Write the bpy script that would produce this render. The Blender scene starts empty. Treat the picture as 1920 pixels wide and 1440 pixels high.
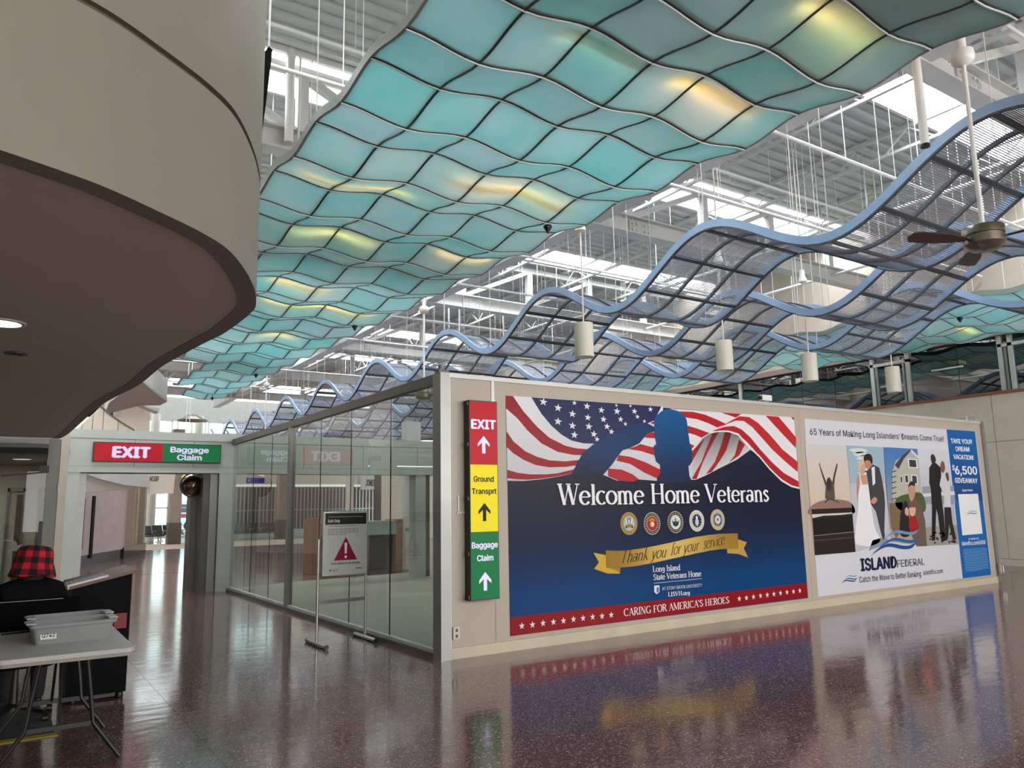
import bpy, math, random
import numpy as np
from mathutils import Vector, Matrix
random.seed(4)
PI = math.pi
SC = bpy.context.scene
COL = SC.collection

# ------------------------------------------------------------------ camera (solved from the vanishing points of the photograph)
F = 1443.0
def _r0(x, y): return np.array([x-960.0, -(y-720.0), -F])
_dx = _r0(3160, 911); _dx /= np.linalg.norm(_dx)
_dy = _r0(-8, 968); _dy -= _dx*_dx.dot(_dy); _dy /= np.linalg.norm(_dy)
_dz = np.cross(_dx, _dy)
RM = np.stack([_dx, _dy, _dz], 1)
EYE = np.array([0, 0, 1.6])
def _ray(px, py): return RM.T @ np.array([px-960.0, -(py-720.0), -F])
def onz(px, py, z=0.0): d = _ray(px, py); return Vector(EYE+d*((z-1.6)/d[2]))
def onx(px, py, x): d = _ray(px, py); return Vector(EYE+d*(x/d[0]))
def ony(px, py, y): d = _ray(px, py); return Vector(EYE+d*(y/d[1]))
cam_d = bpy.data.cameras.new('camera'); cam = bpy.data.objects.new('camera', cam_d); COL.objects.link(cam)
cam_d.sensor_width = 36; cam_d.lens = 36*F/1920; cam_d.clip_start = 0.05; cam_d.clip_end = 300
M4 = Matrix(RM.T.tolist()).to_4x4(); M4.translation = Vector(EYE); cam.matrix_world = M4
SC.camera = cam

# ------------------------------------------------------------------ sky, sun, exposure
w = bpy.data.worlds.new('World'); SC.world = w; w.use_nodes = True
wn = w.node_tree; bg = wn.nodes['Background']
tc = wn.nodes.new('ShaderNodeTexCoord'); sp = wn.nodes.new('ShaderNodeSeparateXYZ')
mr = wn.nodes.new('ShaderNodeMapRange'); mx = wn.nodes.new('ShaderNodeMix'); mx.data_type = 'RGBA'
wn.links.new(tc.outputs['Generated'], sp.inputs[0]); wn.links.new(sp.outputs['Z'], mr.inputs[0])
mr.inputs[1].default_value = -0.05; mr.inputs[2].default_value = 0.5
wn.links.new(mr.outputs[0], mx.inputs[0])
mx.inputs[6].default_value = (0.80, 0.88, 0.90, 1); mx.inputs[7].default_value = (0.92, 0.97, 1.0, 1)
wn.links.new(mx.outputs[2], bg.inputs['Color']); bg.inputs['Strength'].default_value = 3.2
SC.view_settings.view_transform = 'Standard'; SC.view_settings.look = 'None'
SC.view_settings.gamma = 1; SC.view_settings.use_curve_mapping = False
SC.view_settings.exposure = 0.12
SC.cycles.use_denoising = True
SC.cycles.max_bounces = 8; SC.cycles.diffuse_bounces = 4; SC.cycles.glossy_bounces = 4
SC.cycles.transparent_max_bounces = 24; SC.cycles.transmission_bounces = 4
SC.cycles.sample_clamp_indirect = 4.0
SKY_GLASS = 19.0      # radiance of the frosted roof lights

def area_light(name, loc, rot, sx, sy, energy, col):
    l = bpy.data.lights.new(name, 'AREA'); l.shape = 'RECTANGLE'; l.size = sx; l.size_y = sy; l.energy = energy; l.color = col
    o = bpy.data.objects.new(name, l); COL.objects.link(o); o.location = loc; o.rotation_euler = rot; return o
area_light('added_rear_fill', (11, -7.6, 3.4), (math.radians(90), 0, 0), 20, 5, 1950, (1.0, .97, .93))  # added fill from behind the camera to brighten the walls; no windows modelled there

# ------------------------------------------------------------------ helpers
def lin(c): c = c/255.0; return c/12.92 if c <= 0.04045 else ((c+0.055)/1.055)**2.4
def rgb(c, a=1.0): return (lin(c[0]), lin(c[1]), lin(c[2]), a)
MATS = {}
def mat(name, c, rough=0.5, metal=0.0, vary=0.06, scale=3.0, emit=0.0, spec=0.5, bump=0.0, objvar=0.0):
    if name in MATS: return MATS[name]
    m = bpy.data.materials.new(name); m.use_nodes = True; t = m.node_tree; n = t.nodes; b = n['Principled BSDF']
    b.inputs['Roughness'].default_value = rough; b.inputs['Metallic'].default_value = metal
    b.inputs['Specular IOR Level'].default_value = spec
    g = n.new('ShaderNodeNewGeometry'); z = n.new('ShaderNodeTexNoise'); z.inputs['Scale'].default_value = scale; z.inputs['Detail'].default_value = 3
    t.links.new(g.outputs['Position'], z.inputs['Vector'])
    r = n.new('ShaderNodeMapRange'); r.inputs[3].default_value = 1-vary; r.inputs[4].default_value = 1+vary; r.inputs[1].default_value = .3; r.inputs[2].default_value = .7
    t.links.new(z.outputs[0], r.inputs[0])
    v = n.new('ShaderNodeVectorMath'); v.operation = 'SCALE'; v.inputs[0].default_value = rgb(c)[:3]
    fac = r.outputs[0]
    if objvar:
        oi = n.new('ShaderNodeObjectInfo'); r2 = n.new('ShaderNodeMapRange'); r2.inputs[3].default_value = 1-objvar; r2.inputs[4].default_value = 1+objvar
        t.links.new(oi.outputs['Random'], r2.inputs[0]); mm = n.new('ShaderNodeMath'); mm.operation = 'MULTIPLY'
        t.links.new(fac, mm.inputs[0]); t.links.new(r2.outputs[0], mm.inputs[1]); fac = mm.outputs[0]
    t.links.new(fac, v.inputs['Scale']); t.links.new(v.outputs[0], b.inputs['Base Color'])
    if emit:
        b.inputs['Emission Color'].default_value = rgb(c); b.inputs['Emission Strength'].default_value = emit
    if bump:
        bp = n.new('ShaderNodeBump'); bp.inputs['Strength'].default_value = bump; bp.inputs['Distance'].default_value = .02
        t.links.new(z.outputs[0], bp.inputs['Height']); t.links.new(bp.outputs[0], b.inputs['Normal'])
    MATS[name] = m; return m

def link(name, me, m=None, parent=None, loc=None):
    o = bpy.data.objects.new(name, me); COL.objects.link(o)
    if m is not None and me is not None and not me.materials: me.materials.append(m)
    if parent is not None: o.parent = parent
    if loc is not None: o.location = loc
    return o
def tag(o, label=None, cat=None, group=None, kind=None):
    if label: o['label'] = label
    if cat: o['category'] = cat
    if group: o['group'] = group
    if kind: o['kind'] = kind
    return o
def thing(name, label, cat, loc=(0, 0, 0), group=None, rz=0):
    o = bpy.data.objects.new(name, None); COL.objects.link(o); o.location = loc; o.rotation_euler = (0, 0, rz)
    o.empty_display_size = .1
    return tag(o, label, cat, group)
def struct(name, loc=(0, 0, 0)):
    o = bpy.data.objects.new(name, None); COL.objects.link(o); o.location = loc; o['kind'] = 'structure'; o.empty_display_size = .1
    return o

class MB:
    def __init__(s): s.v = []; s.f = []; s.sm = []
    def add(s, vs, fs, smooth=False):
        k = len(s.v); s.v += [tuple(p) for p in vs]; s.f += [[i+k for i in f] for f in fs]; s.sm += [smooth]*len(fs); return s
    def box(s, x0, x1, y0, y1, z0, z1):
        v = [(x, y, z) for z in (z0, z1) for y in (y0, y1) for x in (x0, x1)]
        return s.add(v, [[0, 2, 3, 1], [4, 5, 7, 6], [0, 1, 5, 4], [2, 6, 7, 3], [0, 4, 6, 2], [1, 3, 7, 5]])
    def bar(s, p, q, w, h=None, up=(0, 0, 1)):
        h = h or w; p = Vector(p); q = Vector(q); d = (q-p).normalized(); up = Vector(up)
        if abs(d.dot(up)) > .98: up = Vector((1, 0, 0))
        a = d.cross(up).normalized()*w/2; b = a.cross(d).normalized()*h/2
        v = [p-a-b, p+a-b, p+a+b, p-a+b, q-a-b, q+a-b, q+a+b, q-a+b]
        return s.add(v, [[0, 1, 2, 3], [7, 6, 5, 4], [0, 4, 5, 1], [1, 5, 6, 2], [2, 6, 7, 3], [3, 7, 4, 0]])
    def tube(s, pts, r, n=8, caps=True):
        pts = [Vector(p) for p in pts]; rs = r if isinstance(r, (list, tuple)) else [r]*len(pts)
        vs = []; fs = []; prev = None
        for i, p in enumerate(pts):
            d = (pts[min(i+1, len(pts)-1)]-pts[max(i-1, 0)]).normalized()
            if prev is None: a = d.orthogonal().normalized()
            else: a = (prev-d*prev.dot(d)).normalized()
            prev = a; b = d.cross(a)
            vs += [p+(a*math.cos(2*PI*k/n)+b*math.sin(2*PI*k/n))*rs[i] for k in range(n)]
        for i in range(len(pts)-1):
            for k in range(n):
                fs.append([i*n+k, i*n+(k+1) % n, (i+1)*n+(k+1) % n, (i+1)*n+k])
        if caps: fs += [list(range(n))[::-1], [(len(pts)-1)*n+k for k in range(n)]]
        return s.add(vs, fs, True)
    def lathe(s, prof, n=20, c=(0, 0, 0)):
        vs = [(c[0]+r*math.cos(2*PI*k/n), c[1]+r*math.sin(2*PI*k/n), c[2]+z) for r, z in prof for k in range(n)]
        fs = [[i*n+k, i*n+(k+1) % n, (i+1)*n+(k+1) % n, (i+1)*n+k] for i in range(len(prof)-1) for k in range(n)]
        if prof[0][0] > 1e-4: fs.append(list(range(n))[::-1])
        if prof[-1][0] > 1e-4: fs.append([(len(prof)-1)*n+k for k in range(n)])
        return s.add(vs, fs, True)
    def prism(s, poly, z0, z1, fn=None, smooth=False):
        n = len(poly); fn = fn or (lambda a, b, c: (a, b, c))
        v = [fn(a, b, z0) for a, b in poly]+[fn(a, b, z1) for a, b in poly]
        k = len(s.v); s.add(v, [list(range(n))[::-1], [n+i for i in range(n)]])
        s.f += [[k+i, k+(i+1) % n, k+n+(i+1) % n, k+n+i] for i in range(n)]; s.sm += [smooth]*n
        return s
    def mesh(s, name):
        me = bpy.data.meshes.new(name); me.from_pydata(s.v, [], s.f); me.polygons.foreach_set('use_smooth', s.sm)
        me.update(); return me
    def build(s, name, m, parent=None, loc=None, bevel=0, auto=False):
        o = link(name, s.mesh(name), m, parent, loc)
        if any(s.sm) and not all(s.sm) or auto:
            try: o.data.set_sharp_from_angle(angle=math.radians(40))
            except Exception: pass
        elif any(s.sm):
            try: o.data.set_sharp_from_angle(angle=math.radians(50))
            except Exception: pass
        if bevel:
            b = o.modifiers.new('bevel', 'BEVEL'); b.width = bevel; b.segments = 2; b.limit_method = 'ANGLE'
        return o
def XZ(y): return lambda a, b, c: (a, y+c, b)     # profile drawn in X-Z, extruded along Y
def YZ(x): return lambda a, b, c: (x+c, a, b)
def rod(p, q, r, n=6): return MB().tube([p, q], r, n)
def spline(pts, k=6, closed=False):
    P = [Vector(p) for p in pts]; out = []; n = len(P)
    for i in range(n if closed else n-1):
        a = P[(i-1) % n] if closed or i > 0 else P[0]; b = P[i]; c = P[(i+1) % n]; d = P[(i+2) % n] if closed or i+2 < n else P[-1]
        for j in range(k):
            t = j/k
            out.append(.5*((2*b)+(c-a)*t+(2*a-5*b+4*c-d)*t*t+(3*b-a-3*c+d)*t**3))
    if not closed: out.append(P[-1])
    return out

# ------------------------------------------------------------------ lettering: plain face from the text object, roman and script faces drawn with a pen
try: FONT = bpy.data.fonts.load(bpy.utils.system_resource('DATAFILES', path='fonts')+'/Inter.woff2')
except Exception: FONT = None
_tc = {}
def text_mesh(s, off=0.0):
    if (s, off) in _tc: return _tc[(s, off)]
    c = bpy.data.curves.new('t', 'FONT'); c.body = s; c.offset = off; c.resolution_u = 3
    if FONT: c.font = FONT
    o = bpy.data.objects.new('t', c); COL.objects.link(o)
    me = bpy.data.meshes.new_from_object(o.evaluated_get(bpy.context.evaluated_depsgraph_get()))
    v = [(p.co.x, p.co.y) for p in me.vertices]; f = [list(p.vertices) for p in me.polygons]
    bpy.data.objects.remove(o); bpy.data.curves.remove(c); bpy.data.meshes.remove(me)
    _tc[(s, off)] = (v, f); return v, f
CAP = max([p[1] for p in text_mesh('H')[0]] or [.7])
GL = {
'W': (1.02, 'T.08,1,.3,0 t.3,0,.5,.95 T.5,.95,.72,0 t.72,0,.94,1 s.08,1 s.5,1 s.94,1'),
'e': (.56, 'a.28,.33,.23,.32,8,325 t.06,.37,.5,.37'), 'l': (.28, 'T.14,0,.14,1 s.14,0 h.08,.98'),
'c': (.5, 'a.28,.33,.23,.32,48,315'), 'o': (.58, 'a.29,.33,.24,.32,0,360'),
'm': (.9, 'T.13,0,.13,.62 a.28,.42,.15,.22,180,0 T.43,0,.43,.42 a.58,.42,.15,.22,180,0 T.73,0,.73,.42 s.13,0 s.43,0 s.73,0 h.07,.62'),
'H': (.86, 'T.17,0,.17,1 T.68,0,.68,1 t.17,.5,.68,.5 s.17,0 s.17,1 s.68,0 s.68,1'),
'V': (.78, 'T.08,1,.38,0 t.38,0,.68,1 s.08,1 s.68,1'), 't': (.36, 'T.17,.14,.17,.86 a.27,.13,.1,.12,180,300 t.04,.63,.34,.63'),
'r': (.42, 'T.13,0,.13,.62 a.3,.4,.17,.22,180,60 s.13,0 h.07,.62'),
'a': (.54, 'a.22,.2,.17,.19,0,360 T.42,.04,.42,.46 a.25,.46,.17,.19,0,150'),
'n': (.62, 'T.13,0,.13,.62 a.3,.4,.17,.24,180,0 T.47,0,.47,.42 s.13,0 s.47,0 h.07,.62'),
's': (.44, 'p.36,.54,.22,.65,.09,.5,.22,.35,.35,.18,.2,.01,.06,.12'),
'C': (.78, 'a.42,.5,.35,.49,48,312 h.66,.86'), 'A': (.76, 't.08,0,.37,1 T.37,1,.68,0 t.19,.34,.55,.34 s.08,0 s.68,0'),
'R': (.76, 'T.16,0,.16,1 p.16,.98,.42,.98,.58,.76,.42,.52,.16,.52 T.36,.5,.66,0 s.16,0 s.1,1 s.66,0'),
'I': (.34, 'T.17,0,.17,1 s.17,0 s.17,1'), 'N': (.82, 't.14,0,.14,1 T.14,1,.66,0 t.66,0,.66,1 s.14,0 s.1,1 s.66,1'),
'G': (.84, 'a.42,.5,.35,.49,48,330 T.7,.06,.7,.42 s.7,.42 h.66,.86'), 'F': (.64, 'T.16,0,.16,1 t.16,.97,.58,.97 t.16,.5,.46,.5 s.16,0 v.57,.9'),
'O': (.84, 'a.42,.5,.36,.49,0,360'), 'E': (.68, 'T.16,0,.16,1 t.16,.97,.6,.97 t.16,.5,.48,.5 t.16,.03,.62,.03 v.6,.9 v.62,.1'),
'M': (.98, 't.14,0,.14,1 T.14,1,.48,.08 t.48,.08,.82,1 T.82,1,.82,0 s.14,0 s.1,1 s.82,0 s.86,1'),
'S': (.64, 'p.54,.82,.33,.98,.12,.76,.33,.53,.56,.26,.32,.02,.08,.2'), 'L': (.64, 'T.16,0,.16,1 t.16,.03,.58,.03 s.16,1 v.58,.1'),
'g': (.58, 'a.25,.38,.19,.25,0,360 T.46,.62,.46,.0 a.27,.0,.19,.24,0,-160'),
'd': (.62, 'a.26,.32,.2,.31,0,360 T.47,0,.47,1 s.5,0 h.42,.98'), 'T': (.74, 'T.36,0,.36,1 t.04,.97,.68,.97 s.36,0 v.05,.9 v.67,.9'),
'h': (.62, 'T.13,0,.13,1 a.3,.4,.17,.24,180,0 T.47,0,.47,.42 s.13,0 s.47,0'), 'k': (.6, 'T.13,0,.13,1 t.13,.25,.44,.62 T.24,.38,.5,0 s.13,0'),
'y': (.56, 'T.08,.62,.28,.04 p.5,.62,.3,.05,.2,-.22,.05,-.24'), 'u': (.6, 'T.13,.62,.13,.2 a.29,.2,.16,.18,180,360 T.46,.62,.46,0 s.5,0'),
'f': (.38, 'T.17,-.02,.17,.8 a.29,.8,.12,.18,180,40 t.03,.6,.34,.6'), 'v': (.54, 'T.06,.62,.26,0 t.26,0,.46,.62'),
'i': (.28, 'T.14,0,.14,.6 T.14,.8,.14,.9 s.14,0'), '.': (.26, 'T.12,0,.12,.12'), "'": (.2, 'T.1,.8,.1,1'), ' ': (.34, '')}
def pen(s, thick=.15, thin=.05, serif=.1, shear=0.0, track=0.0):
    V = []; Q = []; x0 = 0; zz = [0]
    def strip(pts, wf):
        k = len(V); n = len(pts); zz[0] = (zz[0]+1) % 9; zo = zz[0]*.09
        for i, (x, y) in enumerate(pts):
            a = pts[max(0, i-1)]; b = pts[min(n-1, i+1)]; dx = b[0]-a[0]; dy = b[1]-a[1]; L = math.hypot(dx, dy) or 1
            wd = wf(abs(dy/L))/2; nx, ny = -dy/L*wd, dx/L*wd
            V.append((x0+x+nx+shear*(y+ny), y+ny, zo)); V.append((x0+x-nx+shear*(y-ny), y-ny, zo))
        for i in range(n-1): Q.append([k+2*i, k+2*i+1, k+2*i+3, k+2*i+2])
    for ch in s:
        wd, spec = GL.get(ch, GL['o'])
        for c in spec.split():
            k = c[0]; n = [float(t) for t in c[1:].split(',')]
            if k == 'T': strip([(n[0], n[1]), (n[2], n[3])], lambda t: thick)
            elif k == 't': strip([(n[0], n[1]), (n[2], n[3])], lambda t: thin)
            elif k == 'a':
                m = 18; pts = [(n[0]+n[2]*math.cos(math.radians(n[4]+(n[5]-n[4])*j/m)), n[1]+n[3]*math.sin(math.radians(n[4]+(n[5]-n[4])*j/m))) for j in range(m+1)]
                strip(pts, lambda t: thin+(thick-thin)*t)
            elif k == 'p':
                pts = [(p.x, p.y) for p in spline([(n[j], n[j+1], 0) for j in range(0, len(n), 2)], 5)]
                strip(pts, lambda t: thin+(thick-thin)*max(t, .35))
            elif serif:
                if k == 's': strip([(n[0]-serif*1.15, n[1]), (n[0]+serif*1.15, n[1])], lambda t: thin)
                elif k == 'h': strip([(n[0]-serif*.5, n[1]), (n[0]+serif*.6, n[1])], lambda t: thin)
                elif k == 'v': strip([(n[0], n[1]-.09), (n[0], n[1]+.09)], lambda t: thin)
        x0 += wd+track
    return V, Q

class Print:
    """flat ink on a plane: coloured polygons in thin layers.  O origin, U and V unit axes, N outward normal"""
    def __init__(s, O, U, V, N, px=None): s.O, s.U, s.V, s.N = map(Vector, (O, U, V, N)); s.v = []; s.f = []; s.c = []; s.px = px
    def uv(s, x, y):
        if s.px: p = s.px(x, y)-s.O; return (p.dot(s.U), p.dot(s.V))
        return (x, y)
    def raw(s, pts, faces, col, L):
        k = len(s.v)
        s.v += [tuple(s.O+s.U*p[0]+s.V*p[1]+s.N*(.0005*(L+(p[2] if len(p) > 2 else 0)))) for p in pts]; s.f += [[i+k for i in f] for f in faces]
        s.c += [rgb(col(p[0], p[1]) if callable(col) else col) for p in pts]
    def poly(s, pts, col, L):
        q = [s.uv(*p) for p in pts]; s.raw(q, [list(range(len(q)))], col, L)
    def smooth(s, pts, col, L, k=4):
        s.poly([(p.x, p.y) for p in spline([(a, b, 0) for a, b in pts], k, True)], col, L)
    def disc(s, u, v, ru, rv, col, L, n=24, inner=0):
        if inner:
            P = [(u+ru*r*math.cos(2*PI*i/n), v+rv*r*math.sin(2*PI*i/n)) for r in (1, inner) for i in range(n)]
            s.raw(P, [[i, (i+1) % n, n+(i+1) % n, n+i] for i in range(n)], col, L)
        else: s.raw([(u+ru*math.cos(2*PI*i/n), v+rv*math.sin(2*PI*i/n)) for i in range(n)], [list(range(n))], col, L)
    def star(s, u, v, r, col, L, sy=1.0, rot=0):
        s.raw([(u+(r if i % 2 == 0 else r*.4)*math.sin(PI*i/5+rot), v+sy*(r if i % 2 == 0 else r*.4)*math.cos(PI*i/5+rot)) for i in range(10)], [list(range(10))], col, L)
    def text(s, st, a, b, cap, col, L, off=0.012, face='sans', **kw):
        """baseline from a to b (in the print's coordinates), cap height in metres"""
        a = s.uv(*a); b = s.uv(*b)
        if face == 'sans': V, Q = text_mesh(st, 0.0); ch = CAP
        else: V, Q = pen(st, **kw); ch = 1.0
        if not V: return
        x0 = min(p[0] for p in V); x1 = max(p[0] for p in V); W = math.hypot(b[0]-a[0], b[1]-a[1]); sx = W/(x1-x0); sy = cap/ch
        ux, uy = (b[0]-a[0])/W, (b[1]-a[1])/W
        e = off*.95 if face == 'sans' else 0
        for kk, (ox, oy) in enumerate(((0, 0), (e, 0), (-e, 0), (0, e*.6), (0, -e*.6)) if e else ((0, 0),)):
            s.raw([(a[0]+ux*(p[0]+ox-x0)*sx-uy*(p[1]+oy)*sy, a[1]+uy*(p[0]+ox-x0)*sx+ux*(p[1]+oy)*sy, p[2] if len(p) > 2 else 0) for p in V], Q, col, L+.18*kk)
    def build(s, name, m, parent=None):
        me = bpy.data.meshes.new(name); me.from_pydata(s.v, [], s.f)
        at = me.color_attributes.new('Col', 'FLOAT_COLOR', 'POINT'); at.data.foreach_set('color', [x for c in s.c for x in c]); me.update()
        return link(name, me, m, parent)
def ink(name, rough=.35, emit=0.0):
    m = bpy.data.materials.new(name); m.use_nodes = True; t = m.node_tree; b = t.nodes['Principled BSDF']
    a = t.nodes.new('ShaderNodeAttribute'); a.attribute_name = 'Col'
    t.links.new(a.outputs['Color'], b.inputs['Base Color']); b.inputs['Roughness'].default_value = rough; b.inputs['Specular IOR Level'].default_value = .12
    if emit: t.links.new(a.outputs['Color'], b.inputs['Emission Color']); b.inputs['Emission Strength'].default_value = emit
    return m
INK = ink('printed vinyl', .3); INKLIT = ink('backlit sign film', .3, .42)

# ------------------------------------------------------------------ materials
def glass(name, tint, ior=1.5, gain=1.0, base=0.0):
    m = bpy.data.materials.new(name); m.use_nodes = True; t = m.node_tree; n = t.nodes; n.remove(n['Principled BSDF']); o = n['Material Output']
    tr = n.new('ShaderNodeBsdfTransparent'); tr.inputs[0].default_value = rgb(tint); gl = n.new('ShaderNodeBsdfGlossy'); gl.inputs['Roughness'].default_value = .003
    fr = n.new('ShaderNodeFresnel'); fr.inputs[0].default_value = ior; k = n.new('ShaderNodeMath'); k.operation = 'MULTIPLY_ADD'; k.use_clamp = True
    k.inputs[1].default_value = gain; k.inputs[2].default_value = base; mxs = n.new('ShaderNodeMixShader')
    gg = n.new('ShaderNodeNewGeometry'); fb = n.new('ShaderNodeMath'); fb.operation = 'SUBTRACT'; fb.inputs[0].default_value = 1; t.links.new(gg.outputs['Backfacing'], fb.inputs[1])
    km = n.new('ShaderNodeMath'); km.operation = 'MULTIPLY'; t.links.new(k.outputs[0], km.inputs[0]); t.links.new(fb.outputs[0], km.inputs[1])   # one reflection per pane, from its outer face
    t.links.new(fr.outputs[0], k.inputs[0]); t.links.new(km.outputs[0], mxs.inputs[0]); t.links.new(tr.outputs[0], mxs.inputs[1]); t.links.new(gl.outputs[0], mxs.inputs[2]); t.links.new(mxs.outputs[0], o.inputs[0])
    return m
G_CLEAR = glass('clear partition glass', (240, 243, 241), 1.5, 1.25)
G_DARK = glass('dark gallery glass', (150, 165, 162), 1.5, 2.0, .10)
G_DOOR = glass('door glass', (185, 190, 188), 1.5, .9)
G_WIN = glass('window glass', (238, 250, 248), 1.45, .8)

def floor_mat():
    m = bpy.data.materials.new('polished terrazzo'); m.use_nodes = True; t = m.node_tree; n = t.nodes; b = n['Principled BSDF']
    g = n.new('ShaderNodeNewGeometry')
    v = n.new('ShaderNodeTexVoronoi'); v.inputs['Scale'].default_value = 95; t.links.new(g.outputs['Position'], v.inputs['Vector'])
    v2 = n.new('ShaderNodeTexVoronoi'); v2.inputs['Scale'].default_value = 190; t.links.new(g.outputs['Position'], v2.inputs['Vector'])
    r = n.new('ShaderNodeValToRGB'); e = r.color_ramp.elements
    e[0].position = 0; e[0].color = rgb((70, 47, 47)); e[1].position = 1; e[1].color = rgb((205, 188, 180))
    for p, c in ((.45, (84, 58, 57)), (.62, (96, 70, 68)), (.83, (108, 84, 80)), (.9, (150, 128, 120))):
        x = r.color_ramp.elements.new(p); x.color = rgb(c)
    sx = n.new('ShaderNodeSeparateColor'); t.links.new(v.outputs['Color'], sx.inputs[0]); t.links.new(sx.outputs[0], r.inputs[0])
    r2 = n.new('ShaderNodeValToRGB'); e = r2.color_ramp.elements; e[0].position = .0; e[0].color = rgb((80, 56, 55)); e[1].position = 1; e[1].color = rgb((170, 150, 142))
    x = r2.color_ramp.elements.new(.8); x.color = rgb((92, 66, 65))
    s2 = n.new('ShaderNodeSeparateColor'); t.links.new(v2.outputs['Color'], s2.inputs[0]); t.links.new(s2.outputs[1], r2.inputs[0])
    mix = n.new('ShaderNodeMix'); mix.data_type = 'RGBA'; mix.inputs[0].default_value = .5
    t.links.new(r.outputs[0], mix.inputs[6]); t.links.new(r2.outputs[0], mix.inputs[7])
    oi = n.new('ShaderNodeObjectInfo'); mr = n.new('ShaderNodeMapRange'); mr.inputs[3].default_value = .93; mr.inputs[4].default_value = 1.07
    t.links.new(oi.outputs['Random'], mr.inputs[0]); sc = n.new('ShaderNodeVectorMath'); sc.operation = 'SCALE'
    t.links.new(mix.outputs[2], sc.inputs[0]); t.links.new(mr.outputs[0], sc.inputs['Scale']); t.links.new(sc.outputs[0], b.inputs['Base Color'])
    nz = n.new('ShaderNodeTexNoise'); nz.inputs['Scale'].default_value = 2.2; nz.inputs['Detail'].default_value = 2; t.links.new(g.outputs['Position'], nz.inputs['Vector'])
    rr = n.new('ShaderNodeMapRange'); rr.inputs[3].default_value = .05; rr.inputs[4].default_value = .17; t.links.new(nz.outputs[0], rr.inputs[0]); t.links.new(rr.outputs[0], b.inputs['Roughness'])
    mp = n.new('ShaderNodeMapping'); mp.inputs['Scale'].default_value = (1.2, 3.2, 1); t.links.new(g.outputs['Position'], mp.inputs[0])
    nb = n.new('ShaderNodeTexNoise'); nb.inputs['Scale'].default_value = 2.0; nb.inputs['Detail'].default_value = 3; t.links.new(mp.outputs[0], nb.inputs['Vector'])
    bp = n.new('ShaderNodeBump'); bp.inputs['Strength'].default_value = .10; bp.inputs['Distance'].default_value = .02; t.links.new(nb.outputs[0], bp.inputs['Height']); t.links.new(bp.outputs[0], b.inputs['Normal'])
    b.inputs['IOR'].default_value = 1.6
    return m
TERR = floor_mat()

def canopy_mat():
    m = bpy.data.materials.new('translucent teal panel'); m.use_nodes = True; t = m.node_tree; n = t.nodes; b = n['Principled BSDF']; o = n['Material Output']
    g = n.new('ShaderNodeNewGeometry'); oi = n.new('ShaderNodeObjectInfo')
    z = n.new('ShaderNodeTexNoise'); z.inputs['Scale'].default_value = 1.6; z.inputs['Detail'].default_value = 2; t.links.new(g.outputs['Position'], z.inputs['Vector'])
    ad = n.new('ShaderNodeMath'); ad.operation = 'MULTIPLY_ADD'; ad.inputs[1].default_value = .38; t.links.new(oi.outputs['Random'], ad.inputs[0]); t.links.new(z.outputs[0], ad.inputs[2])
    r = n.new('ShaderNodeValToRGB'); e = r.color_ramp.elements; e[0].position = .3; e[0].color = rgb((152, 200, 200)); e[1].position = 1.0; e[1].color = rgb((200, 220, 222))
    t.links.new(ad.outputs[0], r.inputs[0]); t.links.new(r.outputs[0], b.inputs['Base Color']); b.inputs['Roughness'].default_value = .3
    tl = n.new('ShaderNodeBsdfTranslucent'); t.links.new(r.outputs[0], tl.inputs[0]); mxs = n.new('ShaderNodeMixShader'); mxs.inputs[0].default_value = .64
    t.links.new(b.outputs[0], mxs.inputs[1]); t.links.new(tl.outputs[0], mxs.inputs[2]); t.links.new(mxs.outputs[0], o.inputs[0])
    return m
TEAL = canopy_mat()
WALLB = mat('beige laminate', (178, 167, 154), .45, vary=.02)
CREAM = mat('cream plaster', (218, 207, 192), .6, vary=.03)
WHITE = mat('white painted steel', (222, 222, 220), .4, vary=.04)
STEEL = mat('pale grey roof steel', (198, 198, 196), .45, vary=.04)
DECK = mat('grey painted roof deck', (178, 180, 178), .55, vary=.06)
TRIM = mat('pale aluminium trim', (188, 190, 186), .35, .2)
FRAME = mat('brushed grey frame', (140, 142, 140), .35, .55)
DFRAME = mat('dark bronze grey frame', (92, 90, 84), .4, .3)
SAGE = mat('sage grey metal cladding', (176, 182, 176), .35, .15, vary=.03)
SOFF = mat('bulkhead plaster', (128, 121, 110), .65, vary=.02)
SOFFU = mat('bulkhead underside paint', (196, 186, 174), .7, vary=.02)
BLUE = mat('blue painted aluminium', (140, 168, 200), .35, .1)
SLATE = mat('backlit shade slate', (66, 74, 84), .4, .1)  # slate kept dark to paint in the waves' backlit undersides
WIRE = mat('grey blue grating', (140, 148, 164), .45, .2)
BLACK = mat('black laminate', (8, 8, 9), .5, spec=.06)
BLKF = mat('black fabric', (9, 9, 11), .9, vary=.2, scale=30, spec=.08)
BLKP = mat('black plastic', (18, 18, 20), .4)
CHROME = mat('satin steel', (190, 192, 192), .25, .85)
BROWN = mat('dark brown cladding', (84, 72, 62), .4)
WOOD = mat('walnut edge', (104, 66, 42), .4, vary=.2, scale=8)
WOODL = mat('light oak veneer', (160, 118, 86), .45, vary=.1, scale=6)
MARBLE = mat('black marble', (26, 27, 30), .12, vary=.5, scale=8)
MAUVE = mat('pale mauve wall vinyl', (168, 152, 148), .6)
CARPET = mat('olive beige carpet', (128, 126, 106), .5, vary=.08, scale=14, bump=.2)
TAN = mat('tan carpet', (150, 134, 116), .9)
GREYP = mat('grey moulded plastic', (138, 142, 144), .4)
GRAN = mat('speckled grey table plastic', (176, 176, 172), .5, vary=.05, scale=90)
LAMPW = mat('off white enamel', (206, 202, 186), .45, vary=.01)
BRONZE = mat('brushed bronze', (128, 120, 108), .3, .8)
DWOOD = mat('dark fan blade veneer', (66, 46, 38), .45)

# ------------------------------------------------------------------ floor
fl = struct('floor')
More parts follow.
